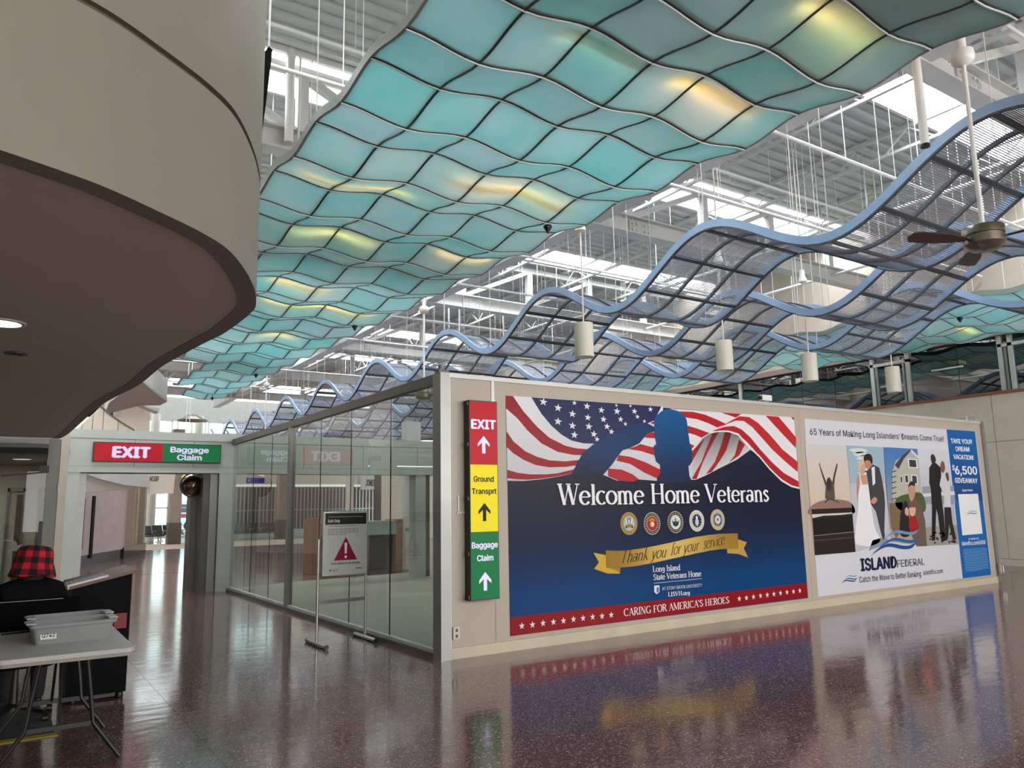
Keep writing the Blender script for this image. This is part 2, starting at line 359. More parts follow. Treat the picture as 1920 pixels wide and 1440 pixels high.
# near slabs: one object each, laid 2 mm apart; beyond them the same terrazzo continues as one sheet
sx, sy = 1.82, 1.82
xs = [1.34+sx*k for k in range(-4, 11)]; ys = [6.70+sy*k for k in range(-4, 9)]
slab = MB().box(0, sx-.003, 0, sy-.003, -.03, 0).mesh('terrazzo_slab'); slab.materials.append(TERR)
for y in ys:
    for x in xs:
        if x > 20.3 or (x > 3 and y > 18): continue
        link('terrazzo_slab', slab, None, fl, (x, y, 0))
MB().box(-14, 30, -8, 62, -.12, -.004).build('floor_base', TERR, fl)
MB().box(-14, 34, ys[-1]+sy, 38, -.03, -.001).build('far_floor', TERR, fl)
MB().box(-14, 34, 44.8, 62, -.03, -.001).build('far_floor', TERR, fl)
MB().box(-14, xs[0]-.004, -8, ys[-1]+sy, -.03, 0).build('side_floor', TERR, fl)
MB().box(xs[0], 20.3, -8, ys[0]-.004, -.03, 0).build('near_floor', TERR, fl)
MB().box(-14, 34, 38, 44.8, -.03, .002).build('carpet_strip', TAN, fl)
MB().prism([(4.16, 7.71), (16.2, 7.71), (16.2, 17.9), (9.6, 18.25), (5.9, 17.8), (4.16, 17.2)], .0, .008).build('carpet_inlay', CARPET, fl)

# ------------------------------------------------------------------ outer shell
def wall(name, boxes, m):
    b = MB()
    for q in boxes: b.box(*q)
    o = b.build(name, m); o['kind'] = 'structure'; return o
wall('wall_left', [(-8.2, -8, -8, 62, 0, 9.4)], CREAM)
wall('wall_back', [(-8.2, 26, -8.2, -8, 0, 9.4)], CREAM)
wall('wall_upper_left', [(-1.5, -1.3, -8, 46, 5.9, 9.4)], CREAM)

# right wall with its panels, gallery glass and wooden rail
XR = 20.34
wr = struct('wall_right')
MB().box(XR+.03, XR+.3, -8, 47, 0, 4.12).build('wall_core', BROWN, wr)
vy = [9.18-3.33*k for k in range(5, 0, -1)]+[9.18+3.33*k for k in range(0, 12)]
for a, b in zip(vy[:-1], vy[1:]):
    for z0, z1 in ((.16, 2.965), (2.975, 4.12)):
        MB().box(XR, XR+.03, a+.006, b-.006, z0, z1).build('wall_panel', CREAM, wr)
MB().box(XR-.02, XR+.03, -8, 47, 0, .15).build('baseboard', CREAM, wr)
MB().box(XR-.05, XR+.12, -8, 47, 4.12, 4.2).build('wood_rail', mat('red brown rail wood', (128, 82, 58), .4), wr)
MB().box(XR+.02, XR+.3, -8, 47, 5.58, 9.4).build('upper_wall', mat('upper beige wall', (172, 161, 148), .6), wr)
MB().box(XR-.12, XR+.3, -8, 47, 5.56, 5.72).build('soffit_edge', mat('taupe soffit', (120, 108, 100), .6), wr)
gy = [5.9, 7.1, 8.2, 8.62, 9.9, 11.15]+[12.32+1.12*k for k in range(0, 24)]
for a, b in zip(gy[:-1], gy[1:]):
    MB().box(XR+.06, XR+.075, a+.008, b-.008, 4.2, 5.56).build('gallery_pane', G_DARK, wr)
for yy in (8.62, 8.86, 11.2, 12.22, 16.9):
    MB().box(XR+.0, XR+.12, yy-.05, yy+.05, 4.2, 5.56).build('gallery_mullion', TRIM, wr)
for yy in (8.74, 12.1, 11.32):
    MB().box(XR+.02, XR+.1, yy-.03, yy+.03, 4.2, 5.4).build('gallery_door_stile', FRAME, wr)
MB().box(XR+.0, XR+.12, 11.15, 12.3, 5.3, 5.38).build('door_head', TRIM, wr)
MB().box(XR+.0, XR+.12, 6.5, 8.9, 5.28, 5.36).build('door_head', TRIM, wr)
MB().box(26.0, 26.2, -8, 47, 3.8, 9.4).build('gallery_back_wall', mat('dark teal office wall', (62, 86, 84), .7), wr)
MB().box(XR+.3, 26, -8, 47, 3.9, 4.1).build('gallery_floor', BROWN, wr)
MB().box(XR+.3, 26, -8, 47, 6.2, 6.3).build('gallery_ceiling', mat('grey ceiling', (110, 112, 110), .7), wr)
for yy in (7.4, 9.0, 14.5, 18.6):
    MB().box(22.2, 22.6, yy, yy+1.1, 6.12, 6.2).build('gallery_light', mat('fluorescent diffuser', (240, 245, 245), .5, emit=2.0), wr)
MB().box(XR-.03, XR+.02, 9.75, 10.55, 4.93, 4.97).build('door_sign_bar', WHITE, wr)

ORD = 'first second third fourth fifth sixth seventh eighth ninth tenth eleventh twelfth thirteenth fourteenth fifteenth sixteenth seventeenth'.split()
# ------------------------------------------------------------------ roof: deck, roof lights, trusses
ZD = 9.3
ce = struct('ceiling')
slots = [(6.2, 7.6), (11.9, 13.3), (17.7, 19.1), (23.6, 25.0), (29.5, 30.9), (35.4, 36.8)]
deck_y = [-8]+[v for s in slots for v in s]+[47]
for i in range(0, len(deck_y), 2):
    y0, y1 = deck_y[i], deck_y[i+1]
    prof = []; y = y0
    while y < y1-.01:
        prof += [(y, ZD), (y+.10, ZD), (y+.14, ZD-.06), (y+.26, ZD-.06)]; y += .30
    prof = [p for p in prof if p[0] <= y1]+[(y1, ZD), (y1, ZD+.1), (y0, ZD+.1)]
    MB().prism(prof, -1.4, 22.4, lambda a, b, c: (c, a, b)).build('deck_sheet', DECK, ce)
SKY = mat('frosted roof light', (246, 250, 255), .6, vary=.0, emit=SKY_GLASS)
for i, (y0, y1) in enumerate(slots):
    wn_ = struct('window_%d' % (i+1))
    MB().box(1.2, 22.2, y0-.02, y0+.05, ZD-.12, ZD+.5).build('curb', WHITE, wn_)
    MB().box(1.2, 22.2, y1-.05, y1+.02, ZD-.12, ZD+.5).build('curb', WHITE, wn_)
    MB().box(-1.4, 22.4, y0, y1, ZD+.5, ZD+.52).build('pane', SKY, wn_)
    for x in np.arange(2.6, 22, 2.4):
        MB().box(x-.03, x+.03, y0, y1, ZD+.3, ZD+.42).build('mullion', WHITE, wn_)
    MB().box(1.2, 22.2, (y0+y1)/2-.03, (y0+y1)/2+.03, ZD+.3, ZD+.4).build('mullion', WHITE, wn_)

TRY = [-2.2, 5.05, 12.1, 19.45, 26.9, 34.2, 41.4]
names = ['near the camera', 'passing over the start of the blue waves', 'with bolted splice plates above the glass corner', 'behind the first one with splice plates',
         'over the middle of the glass partition', 'over the exit portal', 'farthest away above the concourse']
for k, y in enumerate(TRY):
    t = thing('roof_truss', 'white steel roof truss '+names[k], 'roof truss', (0, y, 0), 'roof trusses across the hall')
    b = MB().box(-1.4, 20.3, -.16, .16, 7.5, 7.53).box(-1.4, 20.3, -.02, .02, 7.53, 7.87).box(-1.4, 20.3, -.16, .16, 7.87, 7.9)
    b.build('bottom_chord', STEEL, t)
    MB().box(-1.4, 20.3, -.07, .07, 8.95, 9.1).build('top_chord', STEEL, t)
    for j in range(8):
        x = 1.4+2.45*j
        MB().box(x-.09, x+.09, -.09, .09, 7.88, 8.95).build('post', STEEL, t)
        d = 1 if j < 4 else -1
        p = (x-1.15*d+1.2, 0, 8.95); q = (x+1.15*d+1.2, 0, 7.9)
        if j < 7: MB().bar(p, q, .16, .12).build('brace', STEEL, t)
    pl = MB().box(11.2, 11.9, -.06, .06, 7.54, 7.84).build('splice_plate', TRIM, t)
    bb = MB()
    for bx in (11.3, 11.42, 11.66, 11.78):
        for bz in (7.62, 7.76): bb.tube([(bx, -.09, bz), (bx, -.05, bz)], .028, 8)
    bb.build('bolt_heads', STEEL, pl)
# spine girder along the hall and its haunches
t = thing('spine_girder', 'deep white plate girder running lengthwise under the roof lights', 'girder', (10.1, 0, 0))
MB().box(-.18, .18, -7.9, 46, 7.54, 7.57).build('flange', STEEL, t); MB().box(-.14, .14, -7.9, 46, 7.57, 8.25).build('web', STEEL, t)
for y in TRY[1:-1]:
    for s in (-1, 1):
        MB().bar((-.0, y+.2*s, 7.9), (2.4, y+2.6*s, 9.0), .11).build('knee_brace', STEEL, t)
        MB().bar((-.0, y+.2*s, 7.9), (-2.4, y+2.6*s, 9.0), .11).build('knee_brace', STEEL, t)
# open web joists along the hall
for i, x in enumerate((0.2, 2.7, 5.2, 7.15, 12.5, 15.0, 17.5)):
    t = thing('bar_joist', 'slim white open web joist under the deck, '+ORD[i]+' from the curved bulkhead side', 'joist', (x, 0, 0), 'lengthwise bar joists')
    MB().box(-.04, .04, -6, 46, 9.12, 9.2).build('top_chord', STEEL, t); MB().box(-.04, .04, -6, 46, 8.68, 8.74).build('bottom_chord', STEEL, t)
    z = MB(); yy = -6; up = True
    while yy < 45.6:
        a = (0, yy, 8.71 if up else 9.14); b_ = (0, yy+.55, 9.14 if up else 8.71); z.bar(a, b_, .025); yy += .55; up = not up
    z.build('web_bars', STEEL, t)['kind'] = 'stuff'
# sprinkler pipes and conduits
for i, (y, z, r) in enumerate(((3.4, 7.2, .035), (4.5, 8.4, .03), (7.2, 7.42, .03), (9.0, 7.1, .03), (10.1, 8.4, .035), (14.3, 7.42, .03), (15.8, 7.0, .03), (17.0, 8.4, .03), (20.6, 7.3, .03), (22.2, 8.4, .03), (24.6, 7.4, .03), (28.6, 8.4, .03), (30.4, 7.2, .03), (32.1, 8.4, .03), (36.5, 7.4, .03), (38.6, 8.4, .03))):
    t = thing('ceiling_pipe', 'white ceiling pipe running across the hall, '+ORD[i]+' one away from the camera', 'pipe', (0, y, z), 'white sprinkler pipes and conduits')
    MB().tube([(-1.3, 0, 0), (20.2, 0, 0)], r, 8).build('pipe_run', WHITE, t)
    for x in np.arange(1.0+(i % 3)*.6, 20, 2.4):
        MB().box(x-.006, x+.006, -.006, .006, 0, 9.25-z).build('hanger_rod', WHITE, t)
# a few lengthwise pipes
for i, (x, z) in enumerate(((1.9, 7.4), (9.0, 8.4), (14.2, 7.2), (18.6, 7.7))):
    t = thing('long_pipe', 'white pipe running lengthwise below the roof, '+('left of the teal canopy', 'beside the spine girder', 'above the mesh wave', 'near the gallery wall')[i], 'pipe', (x, 0, z), 'lengthwise white pipes')
    MB().tube([(0, -6, 0), (0, 45, 0)], .04, 8).build('pipe_run', WHITE, t)
    for y in np.arange(-3, 45, 3.1): MB().box(-.006, .006, y-.006, y+.006, 0, 9.25-z).build('hanger_rod', WHITE, t)
# round standpipe at left
rp = ony(541, 270, 11.9)
t = thing('round_post', 'thick round white post seen left of the teal canopy under the roof', 'post', (rp.x, rp.y, 0))
MB().tube([(0, 0, 7.6), (0, 0, 9.3)], .075, 14).build('post_shaft', WHITE, t); MB().tube([(.16, 0, 7.6), (.16, 0, 9.3)], .02, 8).build('conduit', WHITE, t)

# ------------------------------------------------------------------ curved bulkheads
base = [(0, 281), (100, 315), (200, 352), (305, 400), (380, 437), (430, 470), (462, 510), (478, 545), (480, 570), (475, 582), (455, 600), (420, 625), (380, 645), (330, 672), (300, 690), (260, 722), (215, 745), (187, 762), (160, 785), (130, 812)]
ZB = 2.95
pts = [onz(x, y, ZB) for x, y in base]
pts = pts+[Vector((.86, 15.9, ZB))]
crv = [(-8, .2), (-4.4, 1.9), (-2.6, 2.55), (-1.3, 2.97), (-.6, 3.16)]+[(p.x, p.y) for p in spline(pts, 6)]
def off_in(c, d):
    out = []
    for i, (x, y) in enumerate(c):
        a = c[max(i-1, 0)]; b = c[min(i+1, len(c)-1)]; dx, dy = b[0]-a[0], b[1]-a[1]; L = math.hypot(dx, dy); out.append((x-dy/L*d, y+dx/L*d))
    return out
def face(c, z0, z1, d=.12):
    n = len(c); inn = off_in(c, d); b = MB()
    v = [(x, y, z) for z in (z0, z1) for x, y in c]+[(x, y, z) for z in (z0, z1) for x, y in inn]
    f = []
    for i in range(n-1):
        f += [[i, i+1, n+i+1, n+i], [2*n+i+1, 2*n+i, 3*n+i, 3*n+i+1], [i+1, i, 2*n+i, 2*n+i+1], [n+i, n+i+1, 3*n+i+1, 3*n+i]]
    b.add(v, f, True); return b
bk = struct('wall_bulkhead')
face(crv, ZB, 3.70).build('lower_fascia', SOFF, bk)
face(crv, 3.735, 6.2).build('upper_fascia', SOFF, bk)
face(off_in(crv, .03), 3.68, 3.76, .06).build('reveal_groove', mat('shadow gap brown', (92, 78, 66), .7), bk)
inn = off_in(crv, .02)
MB().prism(inn+[(-8, 15.9)], ZB+.005, ZB+.1).build('soffit', SOFFU, bk)
def downlight(px, py, r, lit, label):
    p = onz(px, py, ZB); t = thing('recessed_downlight', label, 'downlight', p, 'downlights under the curved bulkhead')
    MB().lathe([(r, .004), (r+.03, .002), (r+.03, -.008), (r, -.01), (r*.98, .003)], 28).build('trim_ring', DFRAME if not lit else LAMPW, t)
    MB().lathe([(0, .001), (r, .001)], 28).build('lens', mat('lit lens', (250, 250, 255), .4, emit=1.6) if lit else mat('unlit lens', (120, 112, 104), .4), t)
downlight(5, 605, .115, True, 'large lit round downlight recessed in the curved bulkhead underside')
downlight(30, 663, .055, False, 'small unlit round downlight recessed in the dark bulkhead underside')

# second, farther bulkhead and what stands above the portal
b2 = struct('wall_far_bulkhead')
P2 = [onz(x, y, 4.6) for x, y in [(195, 775), (205, 752), (262, 706), (285, 728), (313, 750), (300, 757), (262, 757)]]
MB().prism([(p.x, p.y) for p in P2], 4.6, 5.15).build('far_soffit', mat('white plaster', (214, 212, 208), .6), b2)
MB().prism([(p.x, p.y) for p in P2], 4.55, 4.595).build('far_soffit_underside', SOFFU, b2)
P3 = [ony(x, y, 24) for x, y in [(256, 756), (300, 766), (297, 773)]]
MB().prism([(p.x, p.z) for p in P3], 0, .5, XZ(24)).build('white_wedge', mat('white plaster', (214, 212, 208), .6), b2)
P4 = [ony(x, y, 30) for x, y in [(190, 745), (212, 745), (281, 772), (281, 815), (190, 815)]]
MB().prism([(p.x, p.z) for p in P4], 0, .2, XZ(30)).build('far_upper_wall', CREAM, b2)
a = ony(199, 752, 29.9); b = ony(214, 782, 29.9)
MB().box(a.x, b.x, 29.84, 29.9, b.z, a.z).build('dark_window', mat('dark window', (50, 56, 60), .1), b2)
for f_ in (0, .5, 1): MB().box(a.x-.04+(b.x-a.x)*0, b.x+.04, 29.80, 29.86, b.z+(a.z-b.z)*f_-.03, b.z+(a.z-b.z)*f_+.03).build('window_bar', TRIM, b2)
MB().box(b.x-.04, b.x+.04, 29.80, 29.86, b.z, a.z).build('window_bar', TRIM, b2)
G5 = [ony(x, y, 19) for x, y in [(137, 812), (160, 789), (188, 763), (205, 778), (228, 794), (252, 808), (252, 830), (137, 830)]]
gp = [(p.x, p.z) for p in G5]
cuts = [gp[0][0]-.01, 1.42, 1.62, 1.82, 2.12, 9]
gb = struct('wall_curved_parapet')
def clip(poly, lo, hi):
    def half(P, x, keep):
        out = []
        for i in range(len(P)):
            a, b = P[i-1], P[i]; ia, ib = keep(a[0], x), keep(b[0], x)
            if ia != ib: t_ = (x-a[0])/(b[0]-a[0]); out.append((x, a[1]+t_*(b[1]-a[1])))
            if ib: out.append(b)
        return out
    return half(half(poly, lo, lambda v, x: v >= x), hi, lambda v, x: v <= x)
for lo, hi in zip(cuts[:-1], cuts[1:]):
    q = clip(gp, lo+.006, hi-.006)
    if len(q) > 2: MB().prism(q, 0, .15, XZ(19)).build('parapet_panel', CREAM, gb)
q = [(gp[2][0]-.02, gp[2][1]), gp[2], gp[3], gp[4], gp[5], (gp[5][0], gp[5][1]+.03), (gp[4][0], gp[4][1]+.035), (gp[3][0], gp[3][1]+.035), (gp[2][0], gp[2][1]+.04)]
MB().prism(q, -.03, .18, XZ(19)).build('parapet_cap', BROWN, gb)

# black screen hanging behind the bulkhead
q = [ony(x, y, 7.5) for x, y in [(486, 95), (496, 97), (504, 87), (511, 93), (500, 185), (489, 268), (484, 268)]]
o = MB().prism([(p.x, p.z) for p in q], 0, .08, XZ(7.5)).build('hanging_screen', BLACK)
MB().tube([(q[2][0], q[2][1], q[2][2]), (q[2][0], q[2][1], 9.25)], .01, 6).build('suspension_rod', WHITE, o)
tag(o, 'thin black screen hanging edge on behind the curved bulkhead', 'screen')

# ------------------------------------------------------------------ teal canopies
PW = .683; X0, Y0 = 2.49, 5.175
def zc(u, v): return 5.45+.045*math.cos(PI*u)-.05*math.cos(PI*v)     # u columns, v rows
def mk_panel(pu, pv):
    N = 7; g = .007/PW; b = MB(); V = []
    for s in (0, 1):
        for j in range(N):
            for i in range(N):
                u = g+(1-2*g)*i/(N-1); v = g+(1-2*g)*j/(N-1)
                puff = .012*math.sin(PI*u)*math.sin(PI*v)
                V.append((u*PW, v*PW, zc(u+pu, v+pv)-5.45+s*.01-puff))
    Fc = []
    for j in range(N-1):
        for i in range(N-1):
            a = j*N+i; Fc.append([a, a+N, a+N+1, a+1]); a += N*N; Fc.append([a, a+1, a+N+1, a+N])
    ring = [(i, 0) for i in range(N-1)]+[(N-1, j) for j in range(N-1)]+[(i, N-1) for i in range(N-1, 0, -1)]+[(0, j) for j in range(N-1, 0, -1)]
    for k in range(len(ring)):
        a = ring[k][1]*N+ring[k][0]; c = ring[(k+1) % len(ring)]; c = c[1]*N+c[0]; Fc.append([a, c, c+N*N, a+N*N])
    b.add(V, Fc, True); me = b.mesh('canopy_panel'); me.set_sharp_from_angle(angle=math.radians(60)); me.materials.append(TEAL); return me
PM = {(a, b): mk_panel(a, b) for a in (0, 1) for b in (0, 1)}
RIBM = mat('black rib', (34, 42, 42), .4); EDGE = mat('grey canopy edge', (120, 128, 122), .4); HIL = mat('highlight white flange', (238, 246, 244), .3)  # flange white paints in the highlight beside each dark rib
START = [-6, -6, -6, -6, -6, -6]; END = [9, 13, 23, 29, 32, 32]
def canopy(name_label, mirror):
    t = thing('canopy', name_label, 'ceiling canopy', (0, 0, 5.45), 'wavy teal ceiling canopies')
    def X(u, y):
        x = X0+PW*u-.0165*(y-5)
        return 22.35-x if mirror else x
    for i in range(6):
        for j in range(START[i] if not mirror else 0, END[i]):
            y = Y0+PW*j; x = X(i, y+PW/2)
            if mirror: x = X(i+1, y+PW/2)
            link('panel', PM[((i+1) % 2 if mirror else i % 2, j % 2)], None, t, (x, y, 0))
    s0 = START[0] if not mirror else 0
    for i in range(7):       # lengthwise ribs
        e = END[min(i, 5)] if i else END[0]
        b = MB(); P = []
        for k in range(int((e-s0)*5)+1):
            v = s0+k/5; y = Y0+PW*v; P.append(Vector((X(i, y), y, zc(i, v)-5.45+.012)))
        ed = i in (0, 6)
        h0, h1, hw = (-.014, .085, .014) if ed else (-.018, .05, .011)
        n = len(P); V = [(p.x-hw, p.y, p.z+h0) for p in P]+[(p.x+hw, p.y, p.z+h0) for p in P]+[(p.x+hw, p.y, p.z+h1) for p in P]+[(p.x-hw, p.y, p.z+h1) for p in P]
        Fc = []
        for k in range(n-1):
            for a in range(4):
                c = (a+1) % 4; Fc.append([a*n+k, c*n+k, c*n+k+1, a*n+k+1])
        b.add(V, Fc, False).build('edge_rail' if ed else 'long_rib', EDGE if ed else RIBM, t)
    for j in range(s0, END[5]+1):   # cross ribs
        i0 = 0
        while i0 < 5 and j > END[i0]: i0 += 1
        P = []; y = Y0+PW*j
        for k in range(int((6-i0)*5)+1):
            u = i0+k/5; P.append((X(u, y), y, zc(u, j)-5.45+.012))
        for nm, m_, dy, h0, h1, hw in (('cross_rib', RIBM, 0, -.018, .05, .008), ('flange', HIL, .018, -.026, -.010, .005)):
            b = MB(); n = len(P); V = [(p[0], p[1]-hw+dy, p[2]+h0) for p in P]+[(p[0], p[1]+hw+dy, p[2]+h0) for p in P]+[(p[0], p[1]+hw+dy, p[2]+h1) for p in P]+[(p[0], p[1]-hw+dy, p[2]+h1) for p in P]
            Fc = []
            for k in range(n-1):
                for a in range(4): c = (a+1) % 4; Fc.append([a*n+k, c*n+k, c*n+k+1, a*n+k+1])
            o = b.add(V, Fc).build(nm, m_, t)
    for j in range(s0, END[5], 3):
        for i in (0, 2, 4, 6):
            if j <= END[min(i, 5)]:
                y = Y0+PW*j; z = zc(i, j)-5.45; MB().box(X(i, y)-.005, X(i, y)+.005, y-.005, y+.005, z+.05, 3.8).build('suspension_rod', WHITE, t)
    return X
XL = canopy('long wavy teal canopy hung over the walkway at upper left', False)
XRR = canopy('wavy teal canopy hung along the gallery wall at far right', True)
# strip lamps above the canopies, whose warm light comes through the panels
WARM = mat('warm strip lamp', (255, 168, 92), .5, emit=42.0, vary=0)
def strip_lamp(x0, x1, y, mirror=False, dim=False, n=[0]):
    n[0] += 1
    if mirror: x0, x1 = 22.35-x1, 22.35-x0
    xm_ = (x0+x1)/2; z = 5.66
    t = thing('strip_lamp', 'warm strip lamp glowing through the '+('right' if mirror else 'left')+' teal canopy, '+ORD[(n[0]-1) if not mirror else (n[0]-12)]+' from its near end', 'lamp', ((x0+x1)/2, y+.08, z-.075), 'strip lamps above the teal canopies')
    h = (x1-x0)/2
    MB().box(-h, h, -.05, .05, .03, .09).build('lamp_housing', WHITE, t)
    MB().tube([(-h, 0, .01), (h, 0, .01)], .022, 8).build('tube', mat('dim strip lamp', (214, 176, 140), .5, emit=9, vary=0) if dim else WARM, t)
for a in ((3.6, 4.6, 4.62, False, True), (4.9, 6.05, 4.62), (5.0, 5.95, 3.28), (2.7, 4.1, 8.25), (4.25, 5.9, 7.45), (3.1, 4.4, 10.1), (5.4, 6.3, 10.0), (3.6, 4.7, 12.8), (3.9, 6.1, 14.1), (4.6, 5.4, 16.9), (4.9, 5.5, 23.4)): strip_lamp(*a)
for a in ((3.3, 4.1, 8.7), (4.4, 5.2, 9.8), (3.6, 4.4, 10.7), (4.7, 5.6, 12.2), (3.9, 4.9, 14.0), (4.3, 5.3, 16.2)): strip_lamp(*a, mirror=True)
# black spot heads hanging from the canopy edges
for i, (px, py, z, where) in enumerate(((1027, 430, 5.30, 'nearest one on the left canopy edge'), (665, 615, 5.30, 'second one along the left canopy edge'), (480, 705, 5.30, 'third one along the left canopy edge'), (398, 748, 5.30, 'last one at the canopy end'), (1800, 600, 5.30, 'on the right canopy by the gallery'))):
    p = onz(px, py, z); t = thing('spot_head', 'small black cone spot head, '+where, 'spotlight', p, 'black spot heads under the canopies')
    MB().lathe([(0, .05), (.055, .05), (.06, .03), (.035, -.01), (.02, -.03), (.02, -.05), (0, -.05)], 14).build('cone', BLKP, t)
    MB().tube([(0, 0, .05), (0, 0, .16)], .01, 6).build('stem', BLKP, t)

# ------------------------------------------------------------------ blue mesh waves
PER = 3.80; AMP = .375
def wave(label, xa, ycrest, zmid, y0, y1):
    t = thing('mesh_wave', label, 'ceiling wave', (xa, 0, 0), 'blue mesh waves hung below the roof')
    W = 2.05; cw = W/3
    f = lambda y: zmid+AMP*math.cos(2*PI*(y-ycrest)/PER)
    # equal arc positions, six per wave
    ysmp = [ycrest+PER*i/240 for i in range(241)]; L = [0]
    for a, b in zip(ysmp[:-1], ysmp[1:]): L.append(L[-1]+math.hypot(b-a, f(b)-f(a)))
    st = []
    for k in range(7):
        tgt = L[-1]*k/6; i = min(range(241), key=lambda q: abs(L[q]-tgt)); st.append(ysmp[i])
    def rib_pts(x, h):
        ys_ = np.linspace(y0, y1, int((y1-y0)*7)); return [(x, y, f(y)) for y in ys_]
    for c in range(4):
        x = c*cw; ed = c in (0, 3); P = rib_pts(x, 0); n = len(P); hw = .02 if ed else .015; h0, h1 = (-.015, .09) if ed else (-.018, .035)
        V = []
        for px_, sgn in ((x-hw, 0), (x+hw, 0), (x+hw, 1), (x-hw, 1)):
            for (_, y, z) in P:
                s = -AMP*2*PI/PER*math.sin(2*PI*(y-ycrest)/PER); nl = math.hypot(1, s); hh = h1 if sgn else h0
                V.append((px_, y-s/nl*hh, z+hh/nl))
        Fc = []
        for k in range(n-1):
            for a in range(4): d = (a+1) % 4; Fc.append([a*n+k, d*n+k, d*n+k+1, a*n+k+1])
        Fc += [[0, n, 2*n, 3*n][::-1], [n-1, 2*n-1, 3*n-1, 4*n-1]]
        b = MB().add(V, Fc)
        if ed:
            b.build('fascia_rail', BLUE, t); k2 = len(P)
            V2 = []
            for dx, hh in ((-hw-.002, -.034), (hw+.002, -.034), (hw+.002, -.021), (-hw-.002, -.021)):
                for (_, y, z) in P:
                    s = -AMP*2*PI/PER*math.sin(2*PI*(y-ycrest)/PER); nl = math.hypot(1, s); V2.append((x+dx, y-s/nl*hh, z+hh/nl))
            MB().add(V2, Fc).build('underside_shade', SLATE, t)  # added dark strip, paints the backlit shade beneath the blue fascia
        else: b.build('inner_rail', SLATE, t)
    bars = {}; meshes = {}
    m0 = int(math.floor((y0-ycrest)/PER)); rows = []
    for m_ in range(m0, m0+14):
        for k in range(6):
            a, b = st[k]+m_*PER, st[k+1]+m_*PER
            if a < y0 or b > y1: continue
            rows.append((k, a, b, m_))
    for k, a, b, m_ in rows:
        if k not in meshes:
            ya, yb = st[k], st[k+1]; n = 26; q = MB()
            for i in range(1, n):
                y = ya+(yb-ya)*i/n; z = f(y); s = -AMP*2*PI/PER*math.sin(2*PI*(y-ycrest)/PER); nl = math.hypot(1, s)
                q.bar((.02, y-ya, z-zmid), (cw-.02, y-ya, z-zmid), .0115, .003, (0, -s/nl, 1/nl))
            for xx in (.17, .34, .51):
                for i in range(4):
                    y_0 = ya+(yb-ya)*i/4; y_1 = ya+(yb-ya)*(i+1)/4; q.bar((xx, y_0-ya, f(y_0)-zmid+.004), (xx, y_1-ya, f(y_1)-zmid+.004), .004)
            me = q.mesh('grating'); me.materials.append(WIRE)
            s = -AMP*2*PI/PER*math.sin(2*PI*(ya-ycrest)/PER)
            cb = MB().bar((0, 0, f(ya)-zmid-.012), (W, 0, f(ya)-zmid-.012), .055, .03, (0, -s, 1)).mesh('crossbar'); cb.materials.append(SLATE)
            meshes[k] = (me, cb)
        for c in range(3): link('grating_panel', meshes[k][0], None, t, (c*cw, a, zmid))
        link('crossbar', meshes[k][1], None, t, (0, a, zmid))
    for k, a, b, m_ in rows:
        if k in (0, 3):
            for x in (0, W): MB().box(x-.004, x+.004, a-.004, a+.004, f(a)+.05, 9.25).build('suspension_rod', WHITE, t)
wave('blue edged mesh wave beside the left teal canopy, nearest of the waves', 8.0, 3.28, 5.03, 1.3, 37.2)
wave('blue edged mesh wave in the middle of the hall, between two other waves', 10.76, 5.28, 4.93, 1.3, 37.2)
wave('blue edged mesh wave beside the right teal canopy, farthest of the waves', 13.42, 3.45, 4.99, 1.3, 37.2)

# ------------------------------------------------------------------ pendants and fans
for i, (px, pb, pt, rt, lab) in enumerate(((1096, 672, 607, 435, 'leftmost of the row, nearest the glass corner'), (1360, 697, 640, 560, 'second from the glass corner'), (1520, 717, 664, 520, 'third from the glass corner'), (1677, 738, 689, 600, 'fourth, in front of the gallery glass'))):
    b = ony(px, pb-2, 9.1); tp = ony(px, pt, 9.1)
    t = thing('pendant_lamp', 'off white cylinder pendant lamp, '+lab, 'pendant lamp', (b.x, 9.1, b.z), 'cylinder pendant lamps')
    h = tp.z-b.z
    MB().lathe([(.125, .012), (.14, 0), (.147, .0), (.147, h), (.03, h+.004), (0, h+.004)], 32).build('cylinder_shade', LAMPW, t)
    MB().lathe([(0, .05), (.13, .05)], 24).build('reflector', mat('brass tinted reflector', (150, 120, 104), .35, .5), t)
    ztop = 5.93-b.z
    MB().tube([(0, 0, h), (0, 0, 9.2-b.z)], .014, 8).build('rod', LAMPW, t)
    MB().lathe([(0, ztop+.22), (.05, ztop+.22), (.05, ztop+.1), (.085, ztop+.02), (.085, ztop-.02), (.03, ztop-.05), (0, ztop-.05)], 18).build('swivel_bell', WHITE, t)
